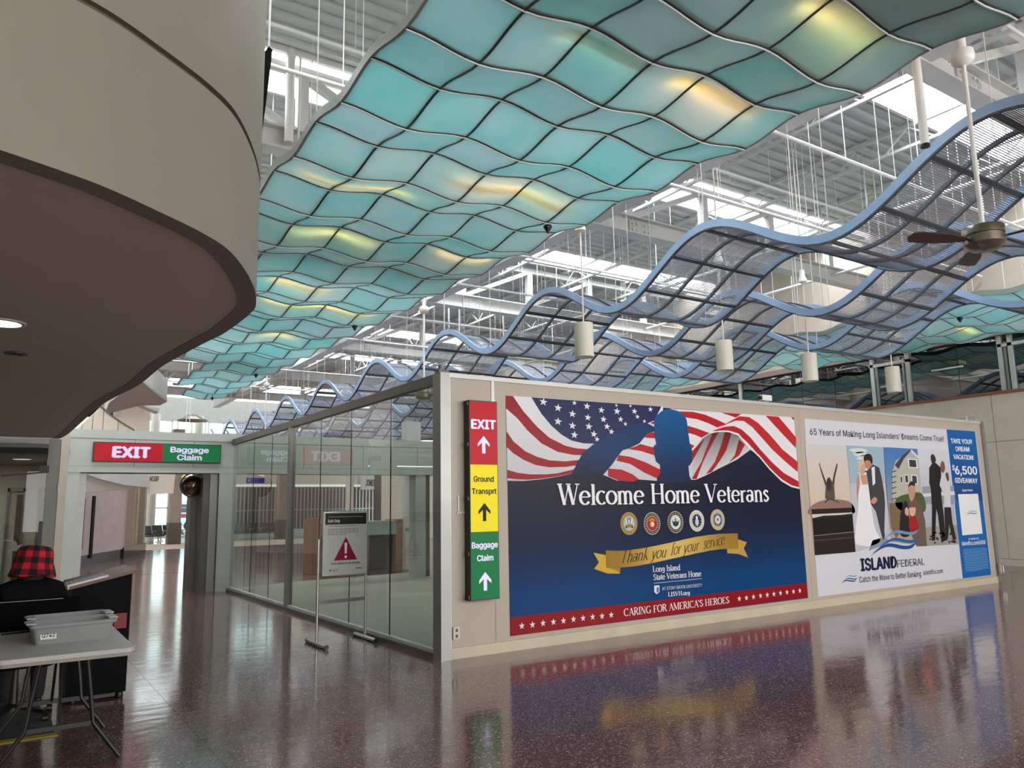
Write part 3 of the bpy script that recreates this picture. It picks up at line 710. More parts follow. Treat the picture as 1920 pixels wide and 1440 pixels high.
def fan(x, y, z, zb, rot, label):
    t = thing('ceiling_fan', label, 'ceiling fan', (x, y, z), 'three blade ceiling fans on long rods')
    MB().lathe([(0, .11), (.1, .11), (.17, .1), (.18, .09), (.18, .02), (.165, .015), (.165, 0), (.18, -.005), (.18, -.07), (.155, -.09), (.12, -.12), (0, -.125)], 32).build('motor_housing', BRONZE, t)
    MB().tube([(0, 0, .1), (0, 0, 9.2-z)], .022, 10).build('downrod', WHITE, t)
    MB().lathe([(0, zb+.22), (.045, zb+.22), (.045, zb+.09), (.1, zb+.06), (.11, zb), (.1, zb-.05), (.04, zb-.09), (0, zb-.09)], 20).build('swivel_ball', WHITE, t)
    for k in range(3):
        a = rot+k*2*PI/3; R = Matrix.Rotation(a, 4, 'Z') @ Matrix.Rotation(math.radians(14), 4, 'X')
        prof = [(.2, .03), (.3, .045), (.42, .07), (.72, .078), (.8, .06), (.82, -.03), (.76, -.09), (.5, -.085), (.34, -.06), (.2, -.03)]
        V = [R @ Vector((p[0], p[1], s)) for s in (-.006, .006) for p in prof]; n = len(prof)
        MB().add(V, [list(range(n))[::-1], [n+i for i in range(n)]]+[[i, (i+1) % n, n+(i+1) % n, n+i] for i in range(n)]).build('blade', DWOOD, t, (0, 0, -.03))
        R2 = Matrix.Rotation(a, 4, 'Z'); MB().bar(R2 @ Vector((.12, 0, -.03)), R2 @ Vector((.34, 0, -.022)), .05, .008).build('blade_arm', BRONZE, t)
fan(7.68, 3.36, 4.06, 1.87, math.radians(158), 'dark bladed ceiling fan hanging at upper right, nearest of the fans')
fan(7.55, 14.8, 4.04, 1.89, math.radians(170), 'ceiling fan seen over the glass partition top rail')
fan(7.55, 26.8, 4.22, 1.73, math.radians(20), 'small distant ceiling fan behind the glass partition')
p = ony(361, 787, 34)
t = thing('dish_lamp', 'wide metallic dish lamp hanging far beyond the exit portal', 'pendant lamp', p)
MB().lathe([(0, .22), (.17, .2), (.4, .06), (.6, -.03), (.58, -.05), (.35, .0), (0, .03)], 28).build('dish', BRONZE, t); MB().tube([(0, 0, .2), (0, 0, 9.2-p.z)], .015, 8).build('rod', WHITE, t)
# camera mast
b = ony(1735, 276, 3.7)
t = thing('hanging_mast', 'white round pole with open dark end hanging before the mesh wave', 'pole', (b.x, b.y, b.z))
MB().tube([(0, 0, .02), (0, 0, 9.2-b.z)], .042, 16).build('pole_shaft', WHITE, t); MB().lathe([(.03, .03), (.044, .03), (.044, 0), (.03, 0)], 20).build('end_cap', BLKP, t)

# ------------------------------------------------------------------ poster partition
YP = 7.546
pw = struct('wall_partition')
MB().box(4.16, 16.14, YP, 7.70, 0, 3.06).build('wall_core', WALLB, pw)
for a, b in ((4.165, 4.735), (4.745, 10.42), (10.424, 16.10)):
    MB().box(a, b, YP-.006, YP+.002, .12, 3.045).build('laminate_panel', WALLB, pw)
MB().box(4.72, 4.76, YP-.014, YP, 2.80, 3.06).build('joint_strip', TRIM, pw)
MB().box(4.10, 16.22, YP-.02, 7.73, 3.06, 3.11).build('cap_rail', TRIM, pw)
MB().box(4.16, 16.14, YP-.018, YP, 0, .115).build('baseboard', mat('cream vinyl base', (196, 184, 164), .4), pw)
MB().box(4.04, 4.16, YP-.03, 7.70, 0, 3.11).build('corner_post', CHROME if False else FRAME, pw)
MB().box(4.155, 4.175, YP-.016, YP, 0, 3.06).build('edge_strip', TRIM, pw)
MB().box(16.14, 16.24, YP-.03, 7.72, 0, 3.11).build('end_post', FRAME, pw)
POST_PX = lambda x, y: ony(x, y, YP-.012)
def poster(label, x0, x1, z0, z1, col):
    t = thing('wall_poster', label, 'poster', (x0, YP-.006, z0))
    MB().box(0, x1-x0, -.005, 0, 0, z1-z0).build('vinyl_sheet', mat('vinyl '+str(col[0]), col, .35, vary=.0), t)
    P = Print((0, 0, 0), (1, 0, 0), (0, 0, 1), (0, -1, 0))
    o = Vector((x0, YP-.0115, z0)); P.px = lambda x, y: POST_PX(x, y)-o
    P.O = Vector((0, -.0058, 0)); P.U = Vector((1, 0, 0)); P.V = Vector((0, 0, 1))
    # local frame: subtract the origin so that uv are metres from the poster's lower left
    P.uv = lambda x, y: ((POST_PX(x, y).x-x0), (POST_PX(x, y).z-z0)) if P.px else (x, y)
    return t, P
t1, P = poster('large flag poster welcoming veterans home with a saluting silhouette', 4.93, 10.305, .165, 2.90, (26, 34, 84))
H = 2.735; Wd = 5.375
zoom = lambda x0, y0, s: (lambda *q: [(x0+a/s, y0+b/s) for a, b in zip(q[::2], q[1::2])])
A1 = zoom(820, 700, 2.6667); A2 = zoom(1140, 720, 4.8); A3 = zoom(1100, 940, 4.364)
def grad(stops):
    def g(u, v):
        t_ = v/H
        for (a, ca), (b, cb) in zip(stops[:-1], stops[1:]):
            if t_ <= b: k = (t_-a)/(b-a); return tuple(ca[i]+(cb[i]-ca[i])*k for i in range(3))
        return stops[-1][1]
    return g
BG = grad([(-.1, (0, 62, 120)), (.16, (0, 60, 116)), (.28, (4, 42, 84)), (.42, (14, 26, 56)), (.62, (16, 20, 46)), (.8, (24, 28, 60)), (1.1, (26, 32, 68))])
n = 24
P.raw([(Wd*i, H*j/n) for j in range(n+1) for i in (0, 1)], [[2*j, 2*j+1, 2*j+3, 2*j+2] for j in range(n)], BG, 1)
RED = (172, 30, 38); RED2 = (150, 24, 32); WHT = (226, 226, 230); GRY = (196, 197, 204)
Lg = grad([(0, (180, 180, 188)), (.55, (188, 188, 196)), (1.0, (228, 228, 234))])
P.poly(A1(343,112, 470,119, 1128,166, 1128,540, 1000,530, 900,537, 830,508, 740,490, 672,502, 600,517, 520,530, 430,538, 350,537), Lg, 2)
P.poly(A1(343,112, 378,114, 430,190, 500,268, 560,322, 640,362, 700,376, 770,380, 760,410, 680,408, 600,392, 520,350, 450,285, 400,225, 343,175), RED2, 3)
P.poly(A1(346,290, 380,340, 440,390, 500,418, 560,435, 640,440, 720,432, 710,458, 640,468, 560,470, 490,458, 430,432, 380,400, 346,368), RED2, 3)
P.poly(A1(350,482, 400,497, 460,505, 540,505, 600,500, 690,478, 690,498, 600,515, 520,527, 450,532, 400,530, 350,525), RED2, 3)
P.poly(A1(470,120, 1120,166, 1085,235, 1010,268, 960,290, 880,322, 790,352, 730,350, 670,336, 620,306, 570,262, 520,202), (32, 38, 84), 4)
for x, y, r in ((530,143,24), (603,173,24), (603,241,24), (675,203,23), (675,262,23), (685,308,23), (685,148,15), (748,165,22), (752,221,21), (757,266,23), (782,304,22), (820,184,21), (830,230,21), (848,266,21), (798,330,17), (898,190,23), (916,230,19), (870,292,19), (985,190,20), (1000,217,16), (940,253,15), (1065,180,18), (1035,240,13), (895,160,11), (965,163,11)):
    a, b = P.uv(*A1(x, y)[0]); P.star(a, b, r/2.667*.0071, WHT, 5, .82, .12)
P.poly(A2(330,442, 420,435, 420,490, 330,482), RED, 5); P.poly(A2(180,585, 250,560, 290,540, 410,572, 415,642, 300,604), RED, 5)
P.poly(A2(95,640, 200,655, 330,702, 470,770, 470,800, 440,850, 330,800, 200,720, 75,690), RED, 5); P.poly(A2(0,760, 120,770, 220,812, 275,855, 230,880, 100,870, 0,830), RED, 5)
P.poly(A2(380,350, 440,325, 440,350, 400,362), RED, 5)
P.poly(A2(560,222, 1675,300, 1722,940, 1650,920, 1560,868, 1450,758, 1360,650, 1280,590, 1160,680, 1000,760, 880,822, 790,862, 700,860, 600,400), (222, 220, 226), 2)
P.poly(A2(630,246, 760,250, 870,275, 980,320, 1062,360, 985,392, 900,352, 800,316, 690,300), RED, 3); P.poly(A2(715,375, 800,400, 880,430, 912,440, 850,487, 780,456, 720,440), RED, 3)
P.poly(A2(735,535, 785,560, 765,600, 740,590), RED, 3); P.poly(A2(1012,256, 1200,268, 1150,302, 1085,280), RED, 3)
P.poly(A2(975,412, 1080,345, 1180,290, 1270,298, 1350,350, 1450,450, 1570,590, 1705,700, 1706,792, 1600,702, 1480,592, 1380,480, 1300,390, 1220,332, 1150,330, 1080,355), (184, 40, 46), 4)
P.poly(A2(930,425, 975,410, 1050,385, 1130,378, 1200,408, 1280,480, 1370,590, 1480,710, 1580,800, 1715,878, 1718,938, 1640,905, 1560,855, 1440,742, 1340,622, 1260,532, 1170,452, 1080,420, 1000,422), RED, 5)
P.poly(A2(1418,285, 1535,295, 1690,480, 1690,577, 1560,440), (184, 40, 46), 4); P.poly(A2(1645,299, 1675,302, 1672,328), RED, 4)
P.poly(A2(760,592, 850,482, 920,442, 990,430, 1080,430, 1170,460, 1280,592, 1160,680, 1000,760, 860,825, 790,862, 740,850, 722,760), lambda u, v: (120, 120, 126) if v > 2.25 else (206, 204, 208), 5)
for q in ((940,440, 995,430, 905,600, 855,700, 795,858, 752,852, 840,700, 880,590), (1050,432, 1112,440, 1062,600, 1000,700, 935,790, 880,812, 960,700, 1010,570), (1178,500, 1232,545, 1182,640, 1085,710, 1140,640), (760,600, 870,490, 800,620, 732,740, 728,700)):
    P.poly(A2(*q), lambda u, v: (86, 26, 32) if v > 2.3 else (160, 34, 42), 6)
P.poly(A2(745,592, 850,478, 930,432, 1000,420, 1080,418, 1172,446, 1290,580, 1280,592, 1168,462, 1080,432, 990,432, 920,444, 850,488, 760,600), WHT, 7)
P.poly(A2(1280,585, 1360,640, 1450,750, 1560,860, 1650,912, 1722,930, 1722,945, 1650,928, 1560,876, 1450,768, 1360,660), WHT, 6)
SIL = grad([(0, (16, 22, 52)), (.55, (16, 24, 54)), (.66, (14, 36, 76)), (.78, (4, 58, 108)), (1.0, (0, 88, 150))])
P.poly([*A1(672,502, 690,465, 725,400, 775,358, 830,322, 880,300, 912,290, 960,262, 1040,245, 1085,268, 1085,292, 1050,300, 1010,350, 960,375, 925,385, 905,410, 870,460, 828,508)], lambda u, v: (14+0*u, 30, 68) if v < 2.0 else (8, 52, 100), 8)
hd = A2(440,890, 440,850, 470,800, 466,725, 432,700, 416,640, 408,560, 433,540, 418,470, 412,330, 430,288, 480,245, 520,228, 560,225, 620,240, 680,278, 706,320, 716,400, 735,540, 756,600, 756,700, 722,740, 732,830, 765,890)
# head silhouette cut in rows so that the ink can fade downwards
hp = [P.uv(*q) for q in hd]; ys_ = [p[1] for p in hp]; lo, hi = min(ys_), max(ys_)
def rows(poly, lo, hi, k):
    def cut(Q, y, keep):
        out = []
        for i in range(len(Q)):
            a, b = Q[i-1], Q[i]; ia, ib = keep(a[1]), keep(b[1])
            if ia != ib: t_ = (y-a[1])/(b[1]-a[1]); out.append((a[0]+t_*(b[0]-a[0]), y))
            if ib: out.append(b)
        return out
    for i in range(k):
        a, b = lo+(hi-lo)*i/k, lo+(hi-lo)*(i+1)/k
        q = cut(cut(poly, a, lambda v: v >= a-1e-9), b, lambda v: v <= b+1e-9)
        if len(q) > 2: yield q
for q in rows(hp, lo, hi, 14): P.raw(q, [list(range(len(q)))], SIL, 8)
P.poly(A2(395,372, 412,372, 412,435, 385,432), (230, 228, 232), 7)
P.text('Welcome Home Veterans', (1045, 947), (1442, 940), .25, (236, 236, 240), 10, face='roman', thick=.145, thin=.05)
P.text('Welcome Home Veterans', (1044, 949), (1443, 942), .262, (14, 20, 50), 9, face='roman', thick=.2, thin=.11, serif=.12)
# service seals
GOLD = (168, 140, 80)
seals = [((1179.3, 981.5), 23, GOLD, (40, 52, 60), (176, 190, 196)), ((1222.7, 981.5), 22, (206, 196, 172), (26, 30, 54), (168, 34, 38)), ((1266.5, 979), 21.5, (196, 180, 140), (22, 26, 40), (206, 216, 222)), ((1306.4, 976.5), 20.5, (214, 210, 200), (150, 160, 160), (26, 34, 70)), ((1345.4, 974.5), 19.5, (190, 176, 132), (40, 60, 92), (92, 120, 148))]
for i, ((x, y), r, c1, c2, c3) in enumerate(seals):
    u, v = P.uv(x, y); R_ = .145
    P.disc(u, v, R_, R_, c1, 3, 32); P.disc(u, v, R_*.93, R_*.93, c2 if i in (1, 2) else c1, 4, 32); P.disc(u, v, R_*.68, R_*.68, c1, 5, 28); P.disc(u, v, R_*.63, R_*.63, c3, 6, 28)
    for k in range(24 if i != 0 else 20):
        an = 2*PI*k/24
        if i in (1, 2, 3): P.disc(u+R_*.8*math.cos(an), v+R_*.8*math.sin(an), .006, .008, (230, 226, 214) if i != 3 else (120, 116, 100), 7, 6)
        elif i == 0: P.disc(u+R_*.8*math.cos(an), v+R_*.8*math.sin(an), .006, .008, (96, 74, 36), 7, 6)
    if i == 0:
        for k in (-2, -1, 0, 1, 2): P.raw([(u+.012*k-.004, v-.03), (u+.012*k+.004, v-.03), (u+.03*k+.006, v+.07), (u+.03*k-.006, v+.07)], [[0, 1, 2, 3]], (50, 70, 110) if k % 2 else (230, 232, 236), 7)
        P.disc(u, v+.06, .012, .014, (160, 40, 40), 8, 10); P.disc(u, v-.03, .06, .022, (150, 128, 50), 8, 14); P.disc(u-.05, v-.045, .014, .014, (26, 26, 30), 9, 10); P.disc(u+.05, v-.045, .014, .014, (26, 26, 30), 9, 10)
    if i == 1:
        P.disc(u, v-.01, .038, .038, (204, 190, 140), 7, 16); P.disc(u+.006, v-.008, .022, .022, (226, 222, 210), 8, 12)
        P.raw([(u-.06, v+.035), (u-.02, v+.03), (u, v+.055), (u+.02, v+.03), (u+.06, v+.035), (u+.03, v+.06), (u, v+.07), (u-.03, v+.06)], [list(range(8))], (196, 152, 70), 8)
    if i == 2:
        P.raw([(u-.07, v+.03), (u-.03, v+.0), (u, v+.03), (u+.03, v+.0), (u+.07, v+.03), (u+.045, v-.04), (u, v-.06), (u-.045, v-.04)], [list(range(8))], (30, 34, 42), 7)
        P.raw([(u-.005, v-.03), (u+.005, v-.03), (u+.005, v+.06), (u-.005, v+.06)], [[0, 1, 2, 3]], (140, 110, 50), 8); P.disc(u, v+.035, .03, .006, (140, 110, 50), 8, 10)
    if i == 3:
        P.raw([(u-.035, v+.01), (u+.035, v+.01), (u+.033, v-.04), (u, v-.075), (u-.033, v-.04)], [[0, 1, 2, 3, 4]], (184, 210, 212), 7); P.disc(u, v+.035, .022, .03, (226, 226, 226), 7, 12)
        for k in range(12): P.star(u+.076*math.cos(k*PI/6), v+.076*math.sin(k*PI/6), .008, (236, 236, 236), 8)
    if i == 4:
        P.disc(u, v, .055, .055, (222, 224, 226), 7, 20); P.disc(u, v, .04, .04, (90, 110, 150), 8, 18); P.disc(u, v, .036, .036, (226, 226, 228), 9, 18)
        P.raw([(u-.02, v+.022), (u+.02, v+.022), (u+.018, v-.01), (u, v-.026), (u-.018, v-.01)], [[0, 1, 2, 3, 4]], (190, 60, 60), 10)
        for k in range(4): P.disc(u+.075*math.cos(PI/4+k*PI/2), v+.075*math.sin(PI/4+k*PI/2), .012, .016, (40, 52, 80), 8, 8)
# ribbon
def gold(u, v): k = .5+.5*math.sin(u*2.6+1.0); return (150+62*k, 116+66*k, 42+58*k)
rb_t = [(155,402), (260,405), (360,397), (450,385), (580,360), (700,335), (800,311), (900,290), (1000,275), (1100,265), (1235,262)]
rb_b = [(160,541), (270,542), (340,537), (400,530), (530,506), (650,480), (780,451), (900,425), (1000,405), (1100,391), (1240,385)]
P.poly(A3(55,420, 155,440, 160,540, 275,545, 272,592, 170,590, 60,552, 100,500), (206, 168, 60), 4); P.poly(A3(1235,310, 1310,335, 1285,385, 1320,460, 1240,430, 1150,425, 1148,388, 1238,385), (186, 150, 74), 4)
P.poly(A3(160,540, 275,545, 272,592, 250,570), (168, 128, 40), 5)
for a, b, c, d in zip(rb_t[:-1], rb_t[1:], rb_b[1:], rb_b[:-1]): P.raw([P.uv(*A3(*q)[0]) for q in (a, b, c, d)], [[0, 1, 2, 3]], gold, 6)
P.text('Thank you', A3(290,508)[0], A3(660,455)[0], .155, (20, 16, 14), 8, face='script', thick=.09, thin=.03, serif=0, shear=.45, track=-.02)
P.text('for your', A3(690,442)[0], A3(930,398)[0], .155, (20, 16, 14), 8, face='script', thick=.09, thin=.03, serif=0, shear=.45, track=-.02)
P.text('service', A3(955,392)[0], A3(1135,350)[0], .155, (20, 16, 14), 8, face='script', thick=.09, thin=.03, serif=0, shear=.45, track=-.02)
P.text('Long Island', A3(541,578)[0], A3(765,562)[0], .074, WHT, 8, face='roman', thick=.15, thin=.06)
P.text('State Veterans Home', A3(545,645)[0], A3(938,611)[0], .074, WHT, 8, face='roman', thick=.15, thin=.06)
P.poly(A3(548,669, 942,630, 942,633, 548,672), WHT, 8)
P.poly(A3(550,690, 593,687, 594,740, 572,760, 552,742), WHT, 8); P.poly(A3(571,705, 587,703, 588,738, 572,750), (70, 100, 150), 9)
P.text('AT STONY BROOK UNIVERSITY', A3(618,728)[0], A3(943,697)[0], .04, (214, 220, 230), 8, off=0)
P.text('LISVH.org', A3(667,779)[0], A3(843,763)[0], .055, WHT, 8, face='roman', thick=.17, thin=.07)
P.poly([(957, 1158), (1513, 1093), (1514, 1120), (957, 1193)], (136, 16, 26), 3)
P.text("CARING FOR AMERICA'S HEROES", A3(303,940)[0], A3(1166,832)[0], .088, WHT, 8, face='roman', thick=.15, thin=.05)
for x, y in ((422,1263), (475,1257), (528,1249), (580,1243), (630,1237), (680,1230), (728,1224), (776,1218), (823,1214), (869,1208)): a, b = P.uv(*A1(x, y)[0]); P.star(a, b, .042, WHT, 6)
for x, y in ((1248,797), (1306,790), (1364,782), (1421,773), (1477,766), (1531,759), (1585,751), (1638,744), (1691,738), (1743,731)): a, b = P.uv(*A3(x, y)[0]); P.star(a, b, .042, WHT, 6)
P.build('printed_artwork', INK, t1)

t2, P = poster('white bank poster with four beach photographs and a blue side panel', 10.555, 15.925, .165, 2.90, (206, 208, 218))
A4 = zoom(1500, 770, 4.115)
NAVY = (20, 26, 66)
P.text('65 Years of Making Long Islanders\' Dreams Come True!', A4(78,185)[0], A4(1110,238)[0], .1, NAVY, 3, off=.008)
ph = H
def vg(c0, c1, v0=.55, v1=2.45): return lambda u, v: tuple(c0[i]+(c1[i]-c0[i])*min(1, max(0, (v-v0)/(v1-v0))) for i in range(3))
def quad(pts, col, L, k=10):
    q = [P.uv(*p) for p in pts]; V = []; (a, b, c, d) = q
    for j in range(k+1):
        t_ = j/k; V += [(a[0]+(d[0]-a[0])*t_, a[1]+(d[1]-a[1])*t_), (b[0]+(c[0]-b[0])*t_, b[1]+(c[1]-b[1])*t_)]
    P.raw(V, [[2*j, 2*j+1, 2*j+3, 2*j+2] for j in range(k)], col, L)
quad(A4(38,255, 360,270, 428,1090, 115,1116), vg((206, 184, 158), (202, 200, 202), 1.2, 2.3), 2)
P.smooth(A4(85,740, 150,700, 230,685, 300,685, 395,712, 402,800, 90,805), (140, 112, 104), 3)
P.poly(A4(88,760, 400,748, 428,1090, 115,1116), (38, 30, 30), 4); P.poly(A4(92,800, 402,785, 400,795, 300,805, 180,810, 96,830), (206, 198, 192), 5)
P.poly(A4(100,840, 400,812, 412,930, 108,962), (22, 20, 22), 5); P.poly(A4(108,962, 412,932, 412,938, 108,968), (130, 110, 104), 6); P.poly(A4(110,1000, 416,975, 416,980, 110,1006), (90, 70, 66), 6)
SK = (66, 58, 56)
P.poly(A4(150,400, 160,440, 182,500, 205,560, 198,590, 176,520, 155,450, 146,410), SK, 5); P.poly(A4(284,403, 290,420, 268,520, 262,590, 245,570, 262,480, 276,430), SK, 5)
P.poly(A4(198,570, 210,530, 222,516, 236,530, 262,575, 270,680, 236,690, 192,680), (84, 78, 74), 6); P.smooth(A4(205,540, 222,514, 238,540, 240,600, 222,620, 207,600), (56, 46, 42), 7)
P.poly(A4(235,685, 250,682, 305,708, 298,712), SK, 6); P.poly(A4(225,685, 210,680, 185,712, 195,712), SK, 6)
quad(A4(358,268, 644,282, 700,1010, 428,1090), vg((176, 176, 186), (150, 178, 196), .8, 2.2), 2)
for j in range(7): P.smooth(A4(380+j*35,300+j*28, 460+j*20,290+j*26, 520,310+j*30, 440,330+j*24), (206, 214, 220), 3)
P.poly(A4(385,560, 660,560, 700,1010, 428,1085), (186, 188, 200), 3)
P.smooth(A4(455,500, 480,480, 520,500, 530,560, 545,700, 575,900, 620,1000, 545,1045, 480,1040, 428,1020, 430,900, 450,720, 440,600), (226, 226, 232), 4)
P.smooth(A4(440,520, 455,500, 462,560, 450,640, 446,700, 436,620), (186, 136, 116), 5); P.poly(A4(462,500, 520,490, 522,570, 478,570), (196, 148, 126), 5); P.smooth(A4(452,420, 470,388, 498,392, 502,450, 488,492, 468,495), (200, 160, 140), 6); P.smooth(A4(450,430, 465,388, 495,385, 488,408, 468,430, 462,480), (214, 186, 140), 7)
P.smooth(A4(490,360, 515,333, 550,345, 558,400, 535,430, 505,420), (44, 32, 30), 7); P.smooth(A4(500,390, 535,385, 548,420, 530,450, 508,440), (182, 128, 104), 8)
P.poly(A4(512,470, 560,415, 610,440, 630,520, 650,640, 655,720, 650,930, 655,970, 640,1000, 620,930, 585,780, 545,720, 530,600), (62, 62, 70), 5); P.poly(A4(550,440, 575,430, 580,560, 560,580), (222, 222, 226), 6)
P.smooth(A4(545,700, 575,665, 595,690, 570,720), (190, 140, 118), 7); P.poly(A4(530,1080, 560,1000, 650,975, 700,1010, 640,1040), (140, 142, 156), 4)
quad(A4(643,281, 905,295, 975,1045, 690,1012), vg((176, 160, 140), (70, 118, 184), .9, 2.2), 2)
P.poly(A4(738,385, 800,345, 858,298, 910,350, 938,620, 938,720, 760,740, 712,680, 712,470), (178, 176, 166), 3); P.poly(A4(730,420, 790,345, 855,296, 850,315, 800,372, 760,450), (60, 62, 72), 4); P.poly(A4(855,296, 912,352, 912,368, 856,318), (214, 214, 214), 5)
for a in ((830,370, 900,375, 908,445, 836,440), (805,495, 832,493, 838,560, 812,562), (856,493, 902,497, 910,570, 862,566), (772,505, 788,503, 790,560, 776,560)): P.poly(A4(*a), (226, 228, 230), 5); q = A4(*a); cx_ = sum(p[0] for p in q)/4; cy_ = sum(p[1] for p in q)/4; P.poly([(cx_+(p[0]-cx_)*.75, cy_+(p[1]-cy_)*.8) for p in q], (52, 58, 66), 6)
for a in range(6): P.poly(A4(706,470+a*42, 742,460+a*42, 744,466+a*42, 708,478+a*42), (50, 50, 56), 5)
P.smooth(A4(740,680, 840,640, 940,640, 970,760, 900,800, 760,760), (70, 88, 56), 4); P.poly(A4(686,715, 790,705, 800,860, 770,945, 740,985, 700,900), (120, 98, 74), 4)
P.poly(A4(850,660, 890,680, 940,740, 965,850, 978,1045, 900,1048, 850,940, 845,760), (104, 86, 74), 5); P.smooth(A4(832,590, 850,552, 880,560, 888,610, 880,670, 858,700, 840,660), (186, 140, 118), 6); P.smooth(A4(832,590, 850,548, 882,552, 884,580, 855,575), (46, 34, 30), 7)
P.smooth(A4(790,740, 810,695, 830,720, 840,820, 845,960, 775,960, 772,820), (34, 30, 34), 7); P.smooth(A4(808,765, 820,745, 838,770, 832,810, 812,800), (206, 160, 140), 8); P.smooth(A4(842,750, 865,730, 890,750, 885,800, 862,815, 845,790), (214, 168, 146), 9); P.smooth(A4(842,745, 865,715, 892,745, 870,745), (110, 78, 54), 10)
P.smooth(A4(845,830, 880,805, 905,860, 912,930, 870,950, 840,900), (156, 24, 34), 8)
quad(A4(905,295, 1138,306, 1222,1030, 975,1045), vg((168, 172, 186), (200, 204, 216), 1.0, 2.2), 2)
P.poly(A4(940,585, 1185,580, 1200,720, 955,720), (140, 150, 166), 3); P.poly(A4(945,640, 1190,620, 1195,650, 950,665), (206, 210, 216), 4); P.poly(A4(970,900, 1210,880, 1222,1030, 975,1045), (150, 146, 142), 4)
for k in range(26): x = 985+random.random()*215; y = 930+random.random()*95; P.smooth(A4(x,y, x+12,y-6, x+18,y+4, x+6,y+9), (44, 42, 44), 5)
P.smooth(A4(1008,350, 1022,335, 1038,350, 1048,385, 1030,410, 1012,395), (52, 40, 38), 6); P.poly(A4(996,440, 1020,405, 1045,402, 1085,440, 1092,560, 1088,640, 1110,820, 1122,1000, 1090,1020, 1062,800, 1050,760, 1042,1000, 1015,1005, 1018,760, 1008,600, 996,560), (26, 24, 30), 5)
P.smooth(A4(1082,420, 1096,388, 1112,405, 1118,450, 1102,480, 1086,460), (120, 80, 62), 6); P.poly(A4(1090,495, 1120,470, 1150,500, 1158,600, 1162,745, 1112,745, 1110,640, 1075,575), (200, 202, 208), 7); P.poly(A4(1112,745, 1162,745, 1175,860, 1205,990, 1180,1005, 1150,880, 1140,990, 1120,1000), (32, 30, 36), 6)
P.smooth(A4(1120,490, 1140,480, 1148,530, 1136,545), (90, 70, 62), 8)
# blue side panel
quad(A4(1130,145, 1350,160, 1476,1266, 1256,1294), vg((0, 96, 170), (0, 92, 166), .2, 2.6), 2)
quad(A4(1145,280, 1364,290, 1410,690, 1206,690), vg((0, 60, 122), (0, 92, 166), 1.3, 2.4), 3)
for s_, a, b, c in (('TAKE YOUR', (1165,250), (1328,258), .085), ('DREAM', (1203,312), (1306,315), .085), ('VACATION!', (1186,372), (1338,380), .085), ('6,500', (1200,490), (1366,492), .15), ('$', (1176,458), (1194,459), .09), ('GIVEAWAY', (1197,556), (1370,560), .09)):
    P.text(s_, A4(*a)[0], A4(*b)[0], c, (232, 236, 244), 6, off=.03)
P.text('Scan Here', A4(1252,624)[0], A4(1330,622)[0], .045, WHT, 6, off=.02); P.text('or enter at:', A4(1300,998)[0], A4(1378,993)[0], .045, WHT, 6, off=.01); P.text('islandfcu.com/6500', A4(1250,1040)[0], A4(1430,1028)[0], .07, WHT, 6, off=.02)
for k in range(14):
    y = 1072+k*12.6; P.poly(A4(1258+k*1.5,y, (1440 if k < 13 else 1386)+k*1.2,y-14, (1440 if k < 13 else 1386)+k*1.2,y-10, 1258+k*1.5,y+4), (120, 164, 206), 6)
P.poly(A4(1218,645, 1372,641, 1408,948, 1252,962), (226, 228, 232), 6)
# bank wave mark
def swoosh(f, L, cs):
    for k, c in enumerate(cs):
        top = f(k); P.poly(top, c, L+k)
def wv(ox, oy, sc, k):
    pts_t = [(0, 160), (40, 90), (90, 30), (150, -10), (210, 0), (270, 20), (330, 18), (390, -30)]; pts_b = [(390, -30), (350, 50), (300, 70), (240, 62), (180, 40), (130, 40), (80, 70), (30, 120)]
    sh = [(95, -85, .72), (55, -25, .85), (0, 20, .92)][k]
    cur = [(p.x, p.y) for q in (pts_t, pts_b) for p in spline([(x, y, 0) for x, y in q], 4)]
    return A4(*[v for x, y in cur for v in (ox+(sh[0]+x*sh[2])*sc, oy+(sh[1]+y*sh[2]*.62)*sc)])
for k, c in enumerate(((92, 150, 196), (36, 96, 158), (20, 72, 138))): P.poly(wv(548, 1010, .98, k), c, 11+k)
for k, c in enumerate(((92, 150, 196), (36, 96, 158), (20, 72, 138))): P.poly(wv(312, 1300, .34, k), c, 4+k)
for k, c in enumerate(((92, 150, 196), (36, 96, 158))): P.poly(wv(1262, 795, .27, k), c, 8+k)
P.text('ISLAND', A4(473,1236)[0], A4(745,1210)[0], .185, NAVY, 6, off=.045); P.text('FEDERAL', A4(752,1208)[0], A4(961,1188)[0], .115, (104, 106, 116), 6, off=.02)
P.text('Catch the Wave to Better Banking', A4(460,1326)[0], A4(934,1278)[0], .09, NAVY, 6, off=.004); P.text('islandfcu.com', A4(952,1268)[0], A4(1102,1252)[0], .08, NAVY, 6, off=.0)
P.build('printed_artwork', INK, t2)

# things on and around the partition
t = thing('lightbox_sign', 'tall three colour lightbox with exit, ground transport and baggage arrows', 'sign', (4.35, YP, .60))
MB().box(0, .37, -.13, -.004, 0, 2.2).build('sign_case', BLKP, t)
P = Print((0, -.1305, 0), (1, 0, 0), (0, 0, 1), (0, -1, 0)); R3 = (164, 10, 28); Y3 = (212, 196, 20); G3 = (20, 104, 60); LV = (214, 206, 244)
for z0, z1, c in ((.015, .735, G3), (.735, 1.475, Y3), (1.475, 2.185, R3)): P.poly([(.008, z0), (.362, z0), (.362, z1), (.008, z1)], c, 1)
def arrow(u, v, h, c): P.poly([(u-.022, v), (u+.022, v), (u+.022, v+h*.62), (u+.078, v+h*.38), (u+.078, v+h*.56), (u, v+h), (u-.078, v+h*.56), (u-.078, v+h*.38), (u-.022, v+h*.62)], c, 3)
arrow(.185, 1.6, .2, LV); arrow(.185, .85, .2, (14, 14, 12)); arrow(.185, .1, .2, LV)
